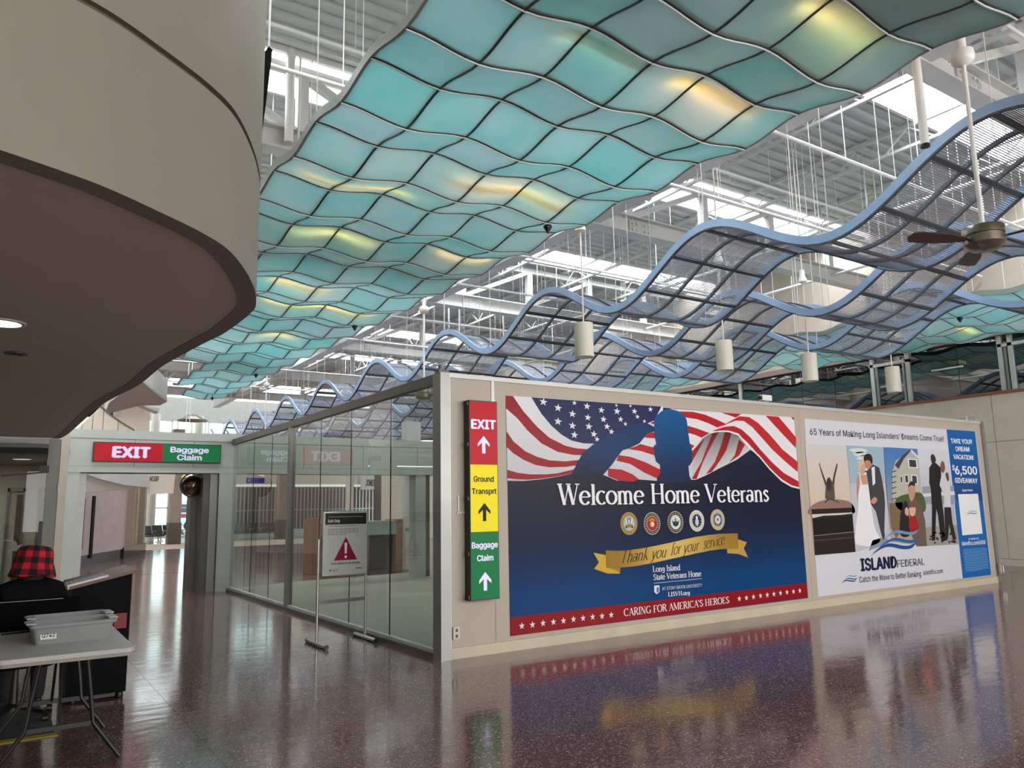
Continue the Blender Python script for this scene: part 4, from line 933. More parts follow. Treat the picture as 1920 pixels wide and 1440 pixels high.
P.text('EXIT', (.03, 1.88), (.345, 1.88), .1, LV, 3, off=.045); P.text('Ground', (.05, 1.285), (.31, 1.285), .06, (18, 18, 14), 3, off=.03); P.text('Transprt', (.025, 1.15), (.345, 1.15), .06, (18, 18, 14), 3, off=.03)
P.text('Baggage', (.02, .56), (.35, .56), .062, LV, 3, off=.03); P.text('Claim', (.085, .42), (.29, .42), .062, LV, 3, off=.03)
P.build('sign_face', INKLIT, t)
for z in (.04, .5, 1.1, 1.7, 2.16): MB().box(-.02, 0, -.12, -.06, z-.02, z+.02).build('clip', BLKP, t)
t = thing('wall_outlet', 'white double power outlet low on the partition wall', 'outlet', (4.225, YP-.006, .27))
MB().box(-.04, .04, -.03, 0, -.065, .065).build('outlet_plate', LAMPW, t, bevel=.005)
for z in (-.03, .03): MB().box(-.014, .014, -.034, -.029, z-.016, z+.016).build('socket', mat('dark slot', (90, 86, 80), .5), t)
t = thing('surface_conduit', 'thin metal conduit rising beside the lightbox sign', 'conduit', (4.27, YP-.006, 1.55)); MB().box(-.008, .008, -.012, 0, 0, .18).box(-.02, .1, -.012, 0, -.01, .01).build('conduit_run', TRIM, t)
t = thing('security_camera', 'small white security camera standing on the partition top', 'camera', (9.74, 7.62, 3.11))
MB().box(-.10, .12, -.045, .045, .03, .12).build('camera_body', WHITE, t, bevel=.012); MB().tube([(-.05, 0, 0), (-.05, 0, .2)], .012, 8).build('mount', BLKP, t); MB().tube([(-.13, 0, .075), (-.10, 0, .075)], .03, 12).build('camera_lens', BLKP, t)
t = thing('junction_box', 'small steel box on the partition top by its far end', 'box', (15.85, 7.62, 3.11)); MB().box(-.16, .16, -.06, .06, 0, .09).build('box_body', CHROME, t, bevel=.008); MB().box(-.05, .2, -.07, .07, .09, .1).build('box_lid', TRIM, t)
t = thing('post_clamp', 'small steel clamp fixed low on the end post', 'clamp', (16.19, 7.5, .26)); MB().box(-.07, .07, -.05, .0, -.1, .1).build('clamp_body', CHROME, t, bevel=.01); MB().tube([(0, -.06, -.06), (0, -.06, .06)], .012, 8).build('clamp_pin', CHROME, t)
t = thing('cable_box', 'small dark bracket on the partition corner above the glass', 'bracket', (4.13, 7.62, 3.11)); MB().box(-.08, .05, -.05, .05, 0, .04).build('bracket_plate', DFRAME, t); MB().tube([(-.04, 0, .04), (-.04, 0, .1)], .02, 8).build('bracket_stub', DFRAME, t)

# ------------------------------------------------------------------ glass partition
gp_ = struct('wall_glass')
XG = 4.1
MB().box(XG-.05, XG+.05, 7.70, 16.8, 3.0, 3.11).build('top_rail', DFRAME, gp_)
MB().box(XG-.06, XG+.06, 7.70, 16.8, 0, .05).build('bottom_rail', DFRAME, gp_); MB().box(XG-.03, XG+.03, 7.70, 16.8, .05, .085).build('glazing_bead', TRIM, gp_)
MB().box(XG-.05, XG+.05, 7.58, 7.72, 0, 3.11).build('end_mullion', DFRAME, gp_)
MB().box(XG-.05, XG+.05, 12.86, 12.98, .05, 3.0).build('mullion', FRAME, gp_)
jj = [7.72, 8.95, 10.27, 11.5, 12.86]; j2 = [12.98, 14.05, 15.24, 16.8]
for q in (jj, j2):
    for a, b in zip(q[:-1], q[1:]):
        MB().box(XG-.005, XG+.005, a+.004, b-.004, .08, 3.0).build('glass_pane', G_CLEAR, gp_)
        if b != q[-1]: MB().box(XG-.006, XG+.006, b-.004, b+.004, .08, 3.0).build('glass_joint', BLKP, gp_)

# ------------------------------------------------------------------ exit portal
YT = 16.8
po = struct('wall_portal')
pan = [1.07, 2.2, 3.3, 4.17, 5.6, 7.0, 8.4, 9.8]
for a, b in zip(pan[:-1], pan[1:]):
    MB().box(a+.004, b-.004, YT, YT+.35, 2.52, 3.05).build('header_panel', SAGE, po)
MB().box(1.07, 9.8, YT-.02, YT+.37, 3.055, 3.22).build('header_cap', SAGE, po)
MB().box(1.07, 9.8, YT-.03, YT+.38, 2.40, 2.515).build('header_base', SAGE, po)
MB().box(1.3, 4.1, YT+.05, YT+.3, 2.385, 2.40).build('header_underside', BROWN, po)
for x0, x1, y0, y1, m in ((1.07, 1.27, 0, .35, SAGE), (1.27, 1.40, .12, .5, FRAME), (3.53, 3.66, .10, .9, DFRAME), (3.66, 3.80, .06, .5, FRAME), (3.80, 4.16, -.02, .35, SAGE), (8.35, 8.62, 0, .35, SAGE), (8.62, 8.75, .05, .5, DFRAME)):
    MB().box(x0, x1, YT+y0, YT+y1, 0, 2.40).build('post_cladding', m, po)
MB().box(3.80, 3.815, YT-.03, YT+.0, 0, 2.40).build('shadow_joint', BLKP, po)
MB().box(3.4, 3.53, YT+.6, YT+1.0, 0, 2.2).build('sliding_door_edge', DFRAME, po)
t = thing('lightbox_sign', 'wide red and green lightbox reading exit and baggage claim on the portal', 'sign', (1.47, YT, 2.60))
MB().box(0, 2.34, -.11, -.004, 0, .38).build('sign_case', BLKP, t)
P = Print((0, -.1105, 0), (1, 0, 0), (0, 0, 1), (0, -1, 0)); P.poly([(.015, .015), (1.22, .015), (1.22, .365), (.015, .365)], R3, 1); P.poly([(1.22, .015), (2.325, .015), (2.325, .365), (1.22, .365)], G3, 1)
P.text('EXIT', (.34, .09), (.98, .09), .2, LV, 3, off=.06); P.text('Baggage', (1.37, .21), (2.09, .21), .105, LV, 3, off=.035); P.text('Claim', (1.5, .055), (1.96, .055), .105, LV, 3, off=.035)
P.build('sign_face', INKLIT, t)
t = thing('convex_mirror', 'round bronze convex mirror hanging under the portal header', 'mirror', (3.40, 17.25, 2.17))
MB().lathe([(.24, .0), (.19, .07), (.1, .12), (0, .13)], 28).build('mirror_face', mat('bronze mirror', (120, 104, 90), .06, 1.0), t).rotation_euler = (math.radians(90), 0, 0)
MB().lathe([(.235, .01), (.26, .01), (.26, -.03), (0, -.04)], 28).build('mirror_rim', BLKP, t).rotation_euler = (math.radians(90), 0, 0); MB().bar((0, 0, .1), (.1, .1, .3), .02).build('arm', DFRAME, t)

# entrance front at left of the portal
YD = 16.0
en = struct('door_1')
MB().box(.70, .885, YD, YD+.12, 0, 2.95).build('door_frame', DFRAME if False else mat('shadow grey frame', (116, 116, 110), .4, .2), en)
MB().box(-4, .70, YD, YD+.12, 2.86, 2.95).build('door_head', FRAME, en)
MB().box(-4, .70, YD+.05, YD+.06, 0, 2.86).build('door_glass', G_DOOR, en)
MB().box(.64, .70, YD+.0, YD+.04, .9, 1.5).build('pull_handle', BLKP, en)
MB().box(.89, 1.02, YD-.02, YT, 0, 3.05).build('cream_jamb', CREAM, en)
MB().box(.88, .90, YD-.06, YD+.0, 2.02, 2.16).build('jamb_sensor', FRAME, en)
a = ony(82, 880, YD); MB().box(a.x-.06, a.x+.08, YD-.06, YD, a.z-.06, a.z+.06).build('door_closer', BLKP, en); MB().bar((a.x, YD-.05, a.z-.05), (a.x-.62, YD-.04, a.z-.12), .03, .02).build('closer_arm', BLKP, en)
P = Print((0, YD+.048, 0), (1, 0, 0), (0, 0, 1), (0, -1, 0)); P.px = lambda x, y: ony(x, y, YD+.045); P.uv = lambda x, y: (ony(x, y, YD+.045).x, ony(x, y, YD+.045).z)
P.poly(zoom(0, 1000, 7.2)(60,90, 160,92, 170,60, 185,90, 222,120, 235,165, 300,150, 310,158, 262,190, 270,210, 320,232, 340,270, 320,340, 300,270, 230,240, 150,240, 90,272, 100,240, 155,215, 160,110, 65,100), (140, 140, 138), 1)
P.build('frosted_decal', INK, en)
t = thing('junction_box', 'small grey box on the cable down the portal edge', 'box', (1.05, YT-.03, 2.72)); MB().box(-.035, .03, -.03, 0, -.07, .07).build('box_body', FRAME, t); MB().tube([(0, -.01, -.3), (0, -.01, .4)], .008, 6).build('cable', DFRAME, t)

area_light('corridor_lamps', (-1.2, 18.1, 2.68), (0, 0, 0), 3.5, .3, 130, (1.0, .93, .86))
# corridor seen through the entrance glass
co = struct('wall_corridor')
MB().box(-6, 1.05, 20.0, 20.2, 0, 3.0).build('corridor_wall', mat('warm white wall', (196, 186, 176), .6), co)
MB().box(-6, 1.05, YD+.2, 20, 2.7, 2.8).build('corridor_ceiling', mat('corridor ceiling', (150, 144, 136), .7), co)
MB().box(1.02, 1.06, YD+.9, 20, 0, 3.0).build('corridor_side', CREAM, co)
for x0, x1 in ((ony(12, 950, 19.9).x, ony(47, 950, 19.9).x), (ony(70, 950, 19.9).x, ony(84, 950, 19.9).x)):
    MB().box(x0, x0+.05, 19.93, 20, 0, 2.2).box(x1-.05, x1, 19.93, 20, 0, 2.2).box(x0, x1, 19.93, 20, 2.12, 2.2).build('door_casing', FRAME, co)
    MB().box(x0+.18, x1-.03, 19.96, 19.99, .25, 2.05).build('door_lite', mat('wood tone lite', (96, 80, 60), .3), co)
for px in (60, 12): a = onz(px-50, 875, 2.7); 
for x in (-.4, .35): t_ = MB().lathe([(0, -.004), (.14, -.004), (.16, 0)], 20).build('corridor_downlight', mat('lit lens', (250, 250, 255), .4, emit=1.6), co, (x, 18.0, 2.698))

# ------------------------------------------------------------------ safety sign on its stand
t = thing('sign_stand', 'silver floor stand holding the exit only safety notice', 'sign stand', (3.63, 9.3, 0))
for x, y in ((-.32, .0), (.33, .07)):
    MB().tube([(x, y, .05), (x, y, 1.25)], .016, 10).build('upright', CHROME, t)
    f_ = MB().tube([(x+.0, y-.33, .028), (x+.0, y+.33, .028)], .026, 10).build('foot', CHROME, t)
    for s in (-1, 1): MB().tube([(x, y+s*.33, .028), (x, y+s*.345, .028)], .028, 10).build('rubber_end', BLKP, f_)
MB().bar((-.32, .0, .5), (.33, .07, .5), .02, .045).build('cross_tube', CHROME, t)
q = MB().box(-.285, .305, -.045, -.015, .80, 1.59).build('notice_frame', CHROME, t, bevel=.012)
MB().box(-.27, .29, -.05, -.044, .815, 1.575).build('notice_backing', mat('notice paper', (176, 180, 176), .35, vary=0), t)
P = Print((-.27, -.051, .815), (1, 0, 0), (0, 0, 1), (0, -1, 0)); w_, h_ = .56, .76
P.poly([(.012, .61), (w_-.012, .61), (w_-.012, h_-.012), (.012, h_-.012)], (40, 40, 38), 1); P.poly([(.05, .70), (w_-.06, .70), (w_-.06, .704), (.05, .704)], (190, 190, 190), 2)
P.text('Exit Only', (.05, .637), (.2, .637), .034, (225, 225, 225), 2, off=.02)
for s_, y, x1 in (('Please exit the secure area here. You cannot come back in', .585, .42), ('this way once you have passed this point. If you need to', .548, .45), ('return you must be screened again at the checkpoint. For', .527, .46), ('help please ask a member of staff before you go through', .506, .45), ('the exit lane.', .485, .30)):
    for k in range(int((x1-.05)/.018)):
        a = .05+.018*k; P.poly([(a, y), (a+.006+.008*((k*7+int(y*1000)) % 3)/2, y), (a+.006+.008*((k*7+int(y*1000)) % 3)/2, y+.008), (a, y+.008)], (70, 70, 72), 2)
MAG = (132, 20, 62); P.poly([(.13, .175), (.43, .175), (.28, .455)], MAG, 2); P.poly([(.268, .255), (.292, .255), (.297, .385), (.263, .385)], (224, 222, 222), 3); P.poly([(.266, .2), (.294, .2), (.294, .228), (.266, .228)], (224, 222, 222), 3)
P.text('Your safety is our priority', (.09, .128), (.47, .128), .024, (34, 34, 38), 2, off=.02)
P.disc(.085, .06, .014, .014, (60, 60, 70), 2, 14); P.disc(.085, .06, .009, .009, (170, 172, 170), 3, 12); P.disc(.085, .06, .005, .005, (60, 60, 70), 4, 10)
for k in range(3): P.poly([(.11, .066-k*.012), (.11+(.09 if k == 0 else .07), .066-k*.012), (.11+(.09 if k == 0 else .07), .07-k*.012), (.11, .07-k*.012)], (110, 110, 112), 2)
P.poly([(.41, .066), (.5, .066), (.5, .075), (.41, .075)], (50, 50, 52), 2)
P.build('notice_print', INK, t)

# ------------------------------------------------------------------ folding table with two security trays
t = thing('folding_table', 'grey plastic folding table on dark splayed steel legs', 'table', (.44, 6.42, 0))
def rrect(x0, x1, y0, y1, r, n=5):
    o = []
    for cx, cy, a0 in ((x1-r, y0+r, -90), (x1-r, y1-r, 0), (x0+r, y1-r, 90), (x0+r, y0+r, 180)):
        o += [(cx+r*math.cos(math.radians(a0+90*k/n)), cy+r*math.sin(math.radians(a0+90*k/n))) for k in range(n+1)]
    return o
MB().prism(rrect(-.385, .385, -.68, .68, .05), .708, .74).build('tabletop', GRAN, t, bevel=.006)
MB().prism(rrect(-.378, .378, -.673, .673, .05), .69, .708).build('table_skirt', mat('grey table rim', (140, 136, 130), .5), t)
for yy, s in ((-.42, -1), (.42, 1)):
    for x in (-1, 1):
        MB().tube([(x*.13, yy+.02*s, .69), (x*.17, yy, .42), (x*.19, yy, .25), (x*.36, yy, .012)], .0145, 8).build('leg', BLKP, t)
    MB().bar((-.19, yy, .25), (.19, yy, .25), .018, .03).build('leg_crossbar', BLKP, t)
    MB().tube([(0, yy, .25), (0, yy*.35, .68)], .01, 6).build('leg_brace', BLKP, t)
def tray(x, y, z, label, tagged=False, rz=0):
    t = thing('security_tray', label, 'tray', (x, y, z), 'grey security trays', rz)
    def ring(hw, hd, z, r=.03): return [(p[0], p[1], z) for p in rrect(-hw, hw, -hd, hd, r, 4)]
    L_ = [ring(.225, .13, 0), ring(.245, .15, .105), ring(.262, .165, .11), ring(.266, .169, .132), ring(.258, .161, .134), ring(.238, .143, .108), ring(.218, .124, .006)]
    n = len(L_[0]); b = MB(); V = [p for q in L_ for p in q]; Fc = [list(range(n))[::-1], [6*n+k for k in range(n)]]
    for i in range(6):
        for k in range(n): Fc.append([i*n+k, i*n+(k+1) % n, (i+1)*n+(k+1) % n, (i+1)*n+k])
    b.add(V, Fc, True).build('tray_body', GREYP, t)
    for s in (-1, 1): MB().box(s*.25-.03, s*.25+.03, -.09, .09, .128, .138).build('handle_lip', mat('pale grey plastic', (176, 180, 182), .35), t, bevel=.004)
    if tagged:
        P = Print((-.2, -.148, .035), (1, 0, 0), (0, 0.17, .985), (0, -.985, .17)); P.poly([(0, 0), (.095, 0), (.095, .05), (0, .05)], (206, 206, 204), 2); P.text('Q742', (.01, .013), (.085, .013), .024, (30, 30, 34), 4, off=.02); P.build('number_tag', INK, t)
    return t
tray(.50, 6.39, .74, 'front grey security tray with the printed number tag', True, math.radians(3))
tray(.51, 6.72, .74, 'rear grey security tray tucked behind the tagged one', False, math.radians(4))
t = thing('floor_mat', 'dark rubber floor mat with a yellow edge under the chair', 'mat', (-.2, 7.35, 0)); MB().box(-.7, .68, -.42, .5, .0, .012).build('mat_field', mat('dark rubber', (42, 44, 42), .8), t); MB().prism([(-.76, -.5), (.70, -.5), (.68, -.42), (-.7, -.42)], 0, .008).build('yellow_edge', mat('worn yellow', (150, 128, 40), .7, vary=.2, scale=10), t)
t = thing('clip_pen', 'black pen and clip lying by the trays on the table', 'pen', (.22, 6.93, .748)); MB().tube([(-.13, 0, 0), (.12, .05, .0)], .007, 8).build('pen_barrel', BLKP, t); MB().tube([(-.15, -.003, .0), (-.13, 0, .0)], .012, 8).build('pen_cap', CHROME, t)

# ------------------------------------------------------------------ black desk
t = thing('reception_desk', 'tall black desk with a sloping walnut edged top', 'desk', (.84, 7.83, 0))
MB().prism([(-.24, .06), (.225, .06), (.225, 1.07), (-.24, .965)], 0, .75, lambda a, b, c: (a, c, b)).build('desk_body', BLACK, t)
MB().prism([(-.26, .963), (.26, 1.08), (.26, 1.105), (-.26, .988)], -.03, .80, lambda a, b, c: (a, c, b)).build('desk_top', WOOD, t)
MB().box(-.2, .2, .05, .7, .02, .06).build('plinth', BLKP, t)
for x in (-.18, .18):
    for y in (.05, .68): MB().lathe([(.03, 0), (.035, .01), (.03, .05), (0, .05)], 12).build('glide', BLKP, t, (x, y, 0))
MB().box(.10, .2, -.003, 0, .60, .73).build('red_label', mat('dark red label', (120, 30, 28), .5), t)
t = thing('log_book', 'open white ledger lying on the sloping desk top', 'book', (.73, 7.95, 1.008)); R = Matrix.Rotation(math.radians(-12.7), 4, 'Y')
def tilt(mb): mb.v = [tuple(R @ Vector(p)) for p in mb.v]; return mb
tilt(MB().box(-.17, .15, -.13, .2, .0, .03)).build('page_block', mat('white paper', (214, 218, 226), .6), t); tilt(MB().box(-.175, .155, -.14, .21, -.006, .0)).build('cover', TRIM, t)
for k in range(9): tilt(MB().box(-.15+k*.034, -.128+k*.034, -.1, .16, .030, .031)).build('printed_column', mat('pale print', (170, 176, 190), .6), t)

# ------------------------------------------------------------------ office chair and person
CX, CY = .22, 7.35
t = thing('office_chair', 'black wide backed office chair the seated person uses', 'chair', (CX, CY, 0))
MB().prism(rrect(-.40, .40, -.06, .0, .025), .52, .95).build('backrest', BLKF, t, bevel=.015)
MB().box(-.38, .28, -.068, -.06, .94, .944).build('back_piping', mat('pale piping', (150, 150, 150), .5), t)
MB().prism(rrect(-.26, .26, -.02, .48, .08), .42, .50).build('seat', BLKF, t, bevel=.02)
MB().bar((0, -.03, .65), (0, .1, .42), .06, .02).build('back_bracket', BLKP, t)
for s in (-1, 1): MB().tube([(s*.28, .02, .46), (s*.31, .1, .68), (s*.31, .34, .68), (s*.28, .38, .46)], .018, 8).build('armrest', BLKP, t)
MB().tube([(0, .22, .12), (0, .22, .42)], [.035, .022], 12).build('gas_column', BLKP, t)
for k in range(5):
    a = k*2*PI/5+.5; e = Vector((math.cos(a)*.3, .22+math.sin(a)*.3, .08)); MB().bar((0, .22, .12), e, .045, .03).build('base_arm', BLKP, t)
    MB().tube([(e.x-.02, e.y, .03), (e.x+.02, e.y, .03)], .03, 12).build('caster', BLKP, t)

def skin(name, verts, edges, m, parent=None, sub=2):
    me = bpy.data.meshes.new(name); me.from_pydata([v[:3] for v in verts], edges, [])
    o = link(name, me, m, parent); sk = o.modifiers.new('skin', 'SKIN'); sk.use_smooth_shade = True
    for i, v in enumerate(verts):
        d = me.skin_vertices[0].data[i]; r = v[3]; d.radius = r if isinstance(r, tuple) else (r, r); d.use_root = (i == 0)
    s_ = o.modifiers.new('sub', 'SUBSURF'); s_.levels = 1; s_.render_levels = sub
    return o
hb = thing('person', 'seated person seen from behind in black jacket and red checked hat', 'person', (CX+.06, CY+.12, 0))
SKINM = mat('skin', (150, 104, 84), .55, vary=.04); JACK = mat('black jacket cloth', (14, 14, 17), .85, vary=.25, scale=18, spec=.1)
body = [(0, 0, .58, (.12, .09)), (0, .0, .72, (.14, .1)), (0, -.01, .88, (.165, .105)), (0, 0, .99, (.15, .09)), (0, .01, 1.06, (.055, .055)), (0, .015, 1.12, (.052, .056)), (0, .03, 1.18, (.075, .088)), (0, .03, 1.27, (.07, .082)),
        (.17, 0, .98, .06), (.24, .03, .78, .047), (.22, .25, .70, .038), (-.17, 0, .98, .06), (-.24, .03, .78, .047), (-.22, .25, .70, .038),
        (.09, .05, .56, .07), (.11, .42, .55, .05), (.12, .47, .1, .035), (.12, .60, .04, .025), (-.09, .05, .56, .07), (-.11, .42, .55, .05), (-.12, .47, .1, .035), (-.12, .60, .04, .025), (0, .115, 1.19, .018)]
ed = [(0, 1), (1, 2), (2, 3), (3, 4), (4, 5), (5, 6), (6, 7), (3, 8), (8, 9), (9, 10), (3, 11), (11, 12), (12, 13), (0, 14), (14, 15), (15, 16), (16, 17), (0, 18), (18, 19), (19, 20), (20, 21), (6, 22)]
skin('body', body, ed, SKINM, hb)
for s in (-1, 1):
    for k in range(5):
        x = s*.22+(k-2)*.018; l = (.05, .075, .08, .075, .06)[k]; y0 = .28 if k not in (0, 4) else .26
        MB().tube([(x, y0, .70), (x+.002, y0+l*.6, .70), (x+.002, y0+l, .685)], [.009, .008, .006], 8).build('finger', SKINM, hb)
jk = [(0, 0, .58, (.18, .135)), (0, .0, .72, (.18, .135)), (0, -.01, .88, (.2, .135)), (0, 0, 1.01, (.17, .11)), (0, .01, 1.125, (.08, .08)), (.18, 0, 1.0, .08), (.255, .03, .78, .062), (.235, .2, .71, .052), (-.18, 0, 1.0, .08), (-.255, .03, .78, .062), (-.235, .2, .71, .052)]
skin('jacket', jk, [(0, 1), (1, 2), (2, 3), (3, 4), (3, 5), (5, 6), (6, 7), (3, 8), (8, 9), (9, 10)], JACK, hb)
tr = [(0, .02, .54, (.16, .12)), (.1, .06, .56, .1), (.12, .43, .55, .08), (.12, .48, .06, .055), (-.1, .06, .56, .1), (-.12, .43, .55, .08), (-.12, .48, .06, .055)]
skin('trousers', tr, [(0, 1), (1, 2), (2, 3), (0, 4), (4, 5), (5, 6)], mat('dark trousers', (30, 30, 38), .85), hb)
for s in (-1, 1): skin('shoe', [(s*.12, .47, .05, .045), (s*.12, .56, .04, .045), (s*.12, .66, .03, .035)], [(0, 1), (1, 2)], BLKP, hb)
plaid = bpy.data.materials.new('red and black plaid wool'); plaid.use_nodes = True; pt = plaid.node_tree; pb = pt.nodes['Principled BSDF']; pb.inputs['Roughness'].default_value = .95
tcx = pt.nodes.new('ShaderNodeTexCoord'); mpp = pt.nodes.new('ShaderNodeMapping'); mpp.inputs['Scale'].default_value = (1, 1, 1); pt.links.new(tcx.outputs['Object'], mpp.inputs[0]); spx = pt.nodes.new('ShaderNodeSeparateXYZ'); pt.links.new(mpp.outputs[0], spx.inputs[0])
at2 = pt.nodes.new('ShaderNodeMath'); at2.operation = 'ARCTAN2'; pt.links.new(spx.outputs['Y'], at2.inputs[0]); pt.links.new(spx.outputs['X'], at2.inputs[1])
def stripe(src, k):
    m1 = pt.nodes.new('ShaderNodeMath'); m1.operation = 'MULTIPLY'; m1.inputs[1].default_value = k; pt.links.new(src, m1.inputs[0]); f1 = pt.nodes.new('ShaderNodeMath'); f1.operation = 'FRACT'; pt.links.new(m1.outputs[0], f1.inputs[0])
    g1 = pt.nodes.new('ShaderNodeMath'); g1.operation = 'GREATER_THAN'; g1.inputs[1].default_value = .5; pt.links.new(f1.outputs[0], g1.inputs[0]); return g1.outputs[0]
sa = stripe(at2.outputs[0], 1.43); sb = stripe(spx.outputs['Z'], 10.5); ad = pt.nodes.new('ShaderNodeMath'); ad.operation = 'ADD'; pt.links.new(sa, ad.inputs[0]); pt.links.new(sb, ad.inputs[1])
hv = pt.nodes.new('ShaderNodeMath'); hv.operation = 'MULTIPLY'; hv.inputs[1].default_value = .5; pt.links.new(ad.outputs[0], hv.inputs[0]); cr = pt.nodes.new('ShaderNodeValToRGB'); cr.color_ramp.interpolation = 'CONSTANT'
cr.color_ramp.elements[0].position = 0; cr.color_ramp.elements[0].color = rgb((190, 24, 40)); cr.color_ramp.elements[1].position = .9; cr.color_ramp.elements[1].color = rgb((18, 10, 14)); e_ = cr.color_ramp.elements.new(.4); e_.color = rgb((96, 14, 26))
pt.links.new(hv.outputs[0], cr.inputs[0]); pt.links.new(cr.outputs[0], pb.inputs['Base Color'])
hp_ = [(.16, -.055), (.17, -.05), (.15, .02), (.142, .05), (.138, .09), (.128, .15), (.1, .18), (.05, .188), (0, .19)]
hm = MB().lathe(hp_, 28); hm.v = [(x*(1+.05*math.sin(3*math.atan2(y, x)+1)*(z < .03)), y*1.05*(1+.04*math.cos(2*math.atan2(y, x))), z+.012*math.sin(4*math.atan2(y, x))*(z < .03)) for x, y, z in hm.v]; hm.f = hm.f[:-1] if False else hm.f
ho = hm.build('bucket_hat', plaid, hb, (0, .03, 1.17)); ho.rotation_euler = (math.radians(-4), math.radians(5), 0)
MB().lathe([(.095, .0), (.108, .03), (.11, .1), (.1, .12)], 20, (0, .03, 1.09)).build('hair', mat('dark hair', (34, 26, 24), .8), hb)

# ------------------------------------------------------------------ beyond the portal
lw = struct('wall_concourse_left')
W1 = [onz(143, 1066), onz(200, 1054), onz(228, 1048)]
def vwall(a, b, z0, z1, m, name, th=.15, par=lw):
    d = (b-a).normalized(); n_ = Vector((-d.y, d.x, 0))*th; v = [a, b, b+n_, a+n_]
    o = MB().prism([(p.x, p.y) for p in v], z0, z1).build(name, m, par); return o
E1 = onz(228, 1048); E0 = E1+(W1[0]-E1).normalized()*11
vwall(E0, E1, .35, 3.9, MAUVE, 'wall_vinyl'); vwall(E0, E1, 0, .35, MARBLE, 'marble_base', .13)
nrm = Vector((-(E1-E0).normalized().y, (E1-E0).normalized().x, 0)); dr = (E1-E0).normalized()
def on_w1(px, py):   # point of that wall seen at a pixel
    r = _ray(px, py); r = Vector(r); d = Vector((E0.x, E0.y, 0)); k = (d.dot(nrm))/(r.dot(nrm)); return Vector(EYE)+r*k
for p0, p1, m, nm in (((176, 930), (172, 1046), BLACK, 'black_channel'), ((155, 935), (147, 1030), mat('dark red door', (70, 36, 38), .5), 'recessed_door')):
    a = on_w1(*p0); b = on_w1(*p1); wd_ = .13 if m is BLACK else .2
    v = [a-dr*wd_, a+dr*wd_, a+dr*wd_-nrm*.03, a-dr*wd_-nrm*.03]
    MB().prism([(q.x, q.y) for q in v], b.z, a.z).build(nm, m, lw)
E2 = E1+Vector((1.6, 4.6, 0)); E3 = onz(270, 1036)
vwall(E1, E3, 2.95, 3.9, MAUVE, 'lintel'); d13 = (E3-E1)
for k0, k1 in ((0.0, .08), (.40, .62), (.90, 1.0)):
    vwall(E1+d13*k0, E1+d13*k1, 0, 3.0, mat('stone column', (150, 134, 120), .5), 'column_cladding', .5)
n13 = Vector((-d13.y, d13.x, 0)).normalized()
vwall(E1+n13*1.2, E3+n13*1.2, 0, 3.2, BROWN, 'alcove_back', .1); vwall(E1+d13*.48, E1+d13*.54, .5, 2.8, mat('sandstone strip', (176, 148, 112), .6), 'sandstone_strip', -.05)
vwall(E1, E3, 0, .4, MARBLE, 'marble_base', -.06)
# wedge soffit above that wall
s0 = ony(152, 889, 19.5); Pq = [onz(160, 891, 3.0), onz(230, 913, 3.0), onz(281, 914, 3.0), onz(281, 916, 3.0), onz(160, 905, 3.0)]
c0 = [ony(x, y, 26) for x, y in ((162, 889), (280, 889), (280, 914), (232, 909), (190, 899))]
MB().prism([(p.x, p.z) for p in c0], 0, .1, XZ(26)).build('white_fascia', mat('white plaster', (214, 212, 208), .6), lw)
c0 = [ony(x, y, 26.05) for x, y in ((148, 880), (162, 889), (190, 899), (232, 910), (280, 915), (230, 918), (150, 925))]
MB().prism([(p.x, p.z) for p in c0], 0, .4, XZ(26.05)).build('soffit_end', SOFFU, lw)
c0 = [ony(x, y, 33) for x, y in ((280, 888), (329, 888), (325, 925), (280, 927))]
MB().prism([(p.x, p.z) for p in c0], 0, .2, XZ(33)).build('shop_fascia', CREAM, lw)
P = Print((0, 32.99, 0), (1, 0, 0), (0, 0, 1), (0, -1, 0)); a = ony(281, 902, 32.99); b = ony(298, 902, 32.99); P.text('NCERF', (a.x, a.z), (b.x, b.z), .18, (60, 56, 54), 1, off=.02); P.build('shop_lettering', INK, lw)
# columns
for i, (xa, y, w_) in enumerate(((7.55, 43.7, .55), (14.0, 46.2, .7))):
    c = struct('column_%d' % (i+1)); c.name = 'trim_%d' % (i+1)
    MB().box(xa, xa+w_, y, y+w_, 1.1, 6.0).build('column_shaft', mat('taupe column', (150, 134, 120), .55), c); MB().box(xa-.04, xa+w_+.04, y-.04, y+w_+.04, 0, 1.1).build('column_base', BROWN, c)
for i, (px, w_) in enumerate(((290, .5), (372, .5), (657, .45), (781, .45))):
    a = ony(px, 830, 50 if px < 500 else 41); c = struct('trim_%d' % (i+3)); MB().tube([(a.x, a.y, 0), (a.x, a.y, 7.5)], w_/2, 20).build('round_column', mat('pale column', (206, 202, 194), .5), c)
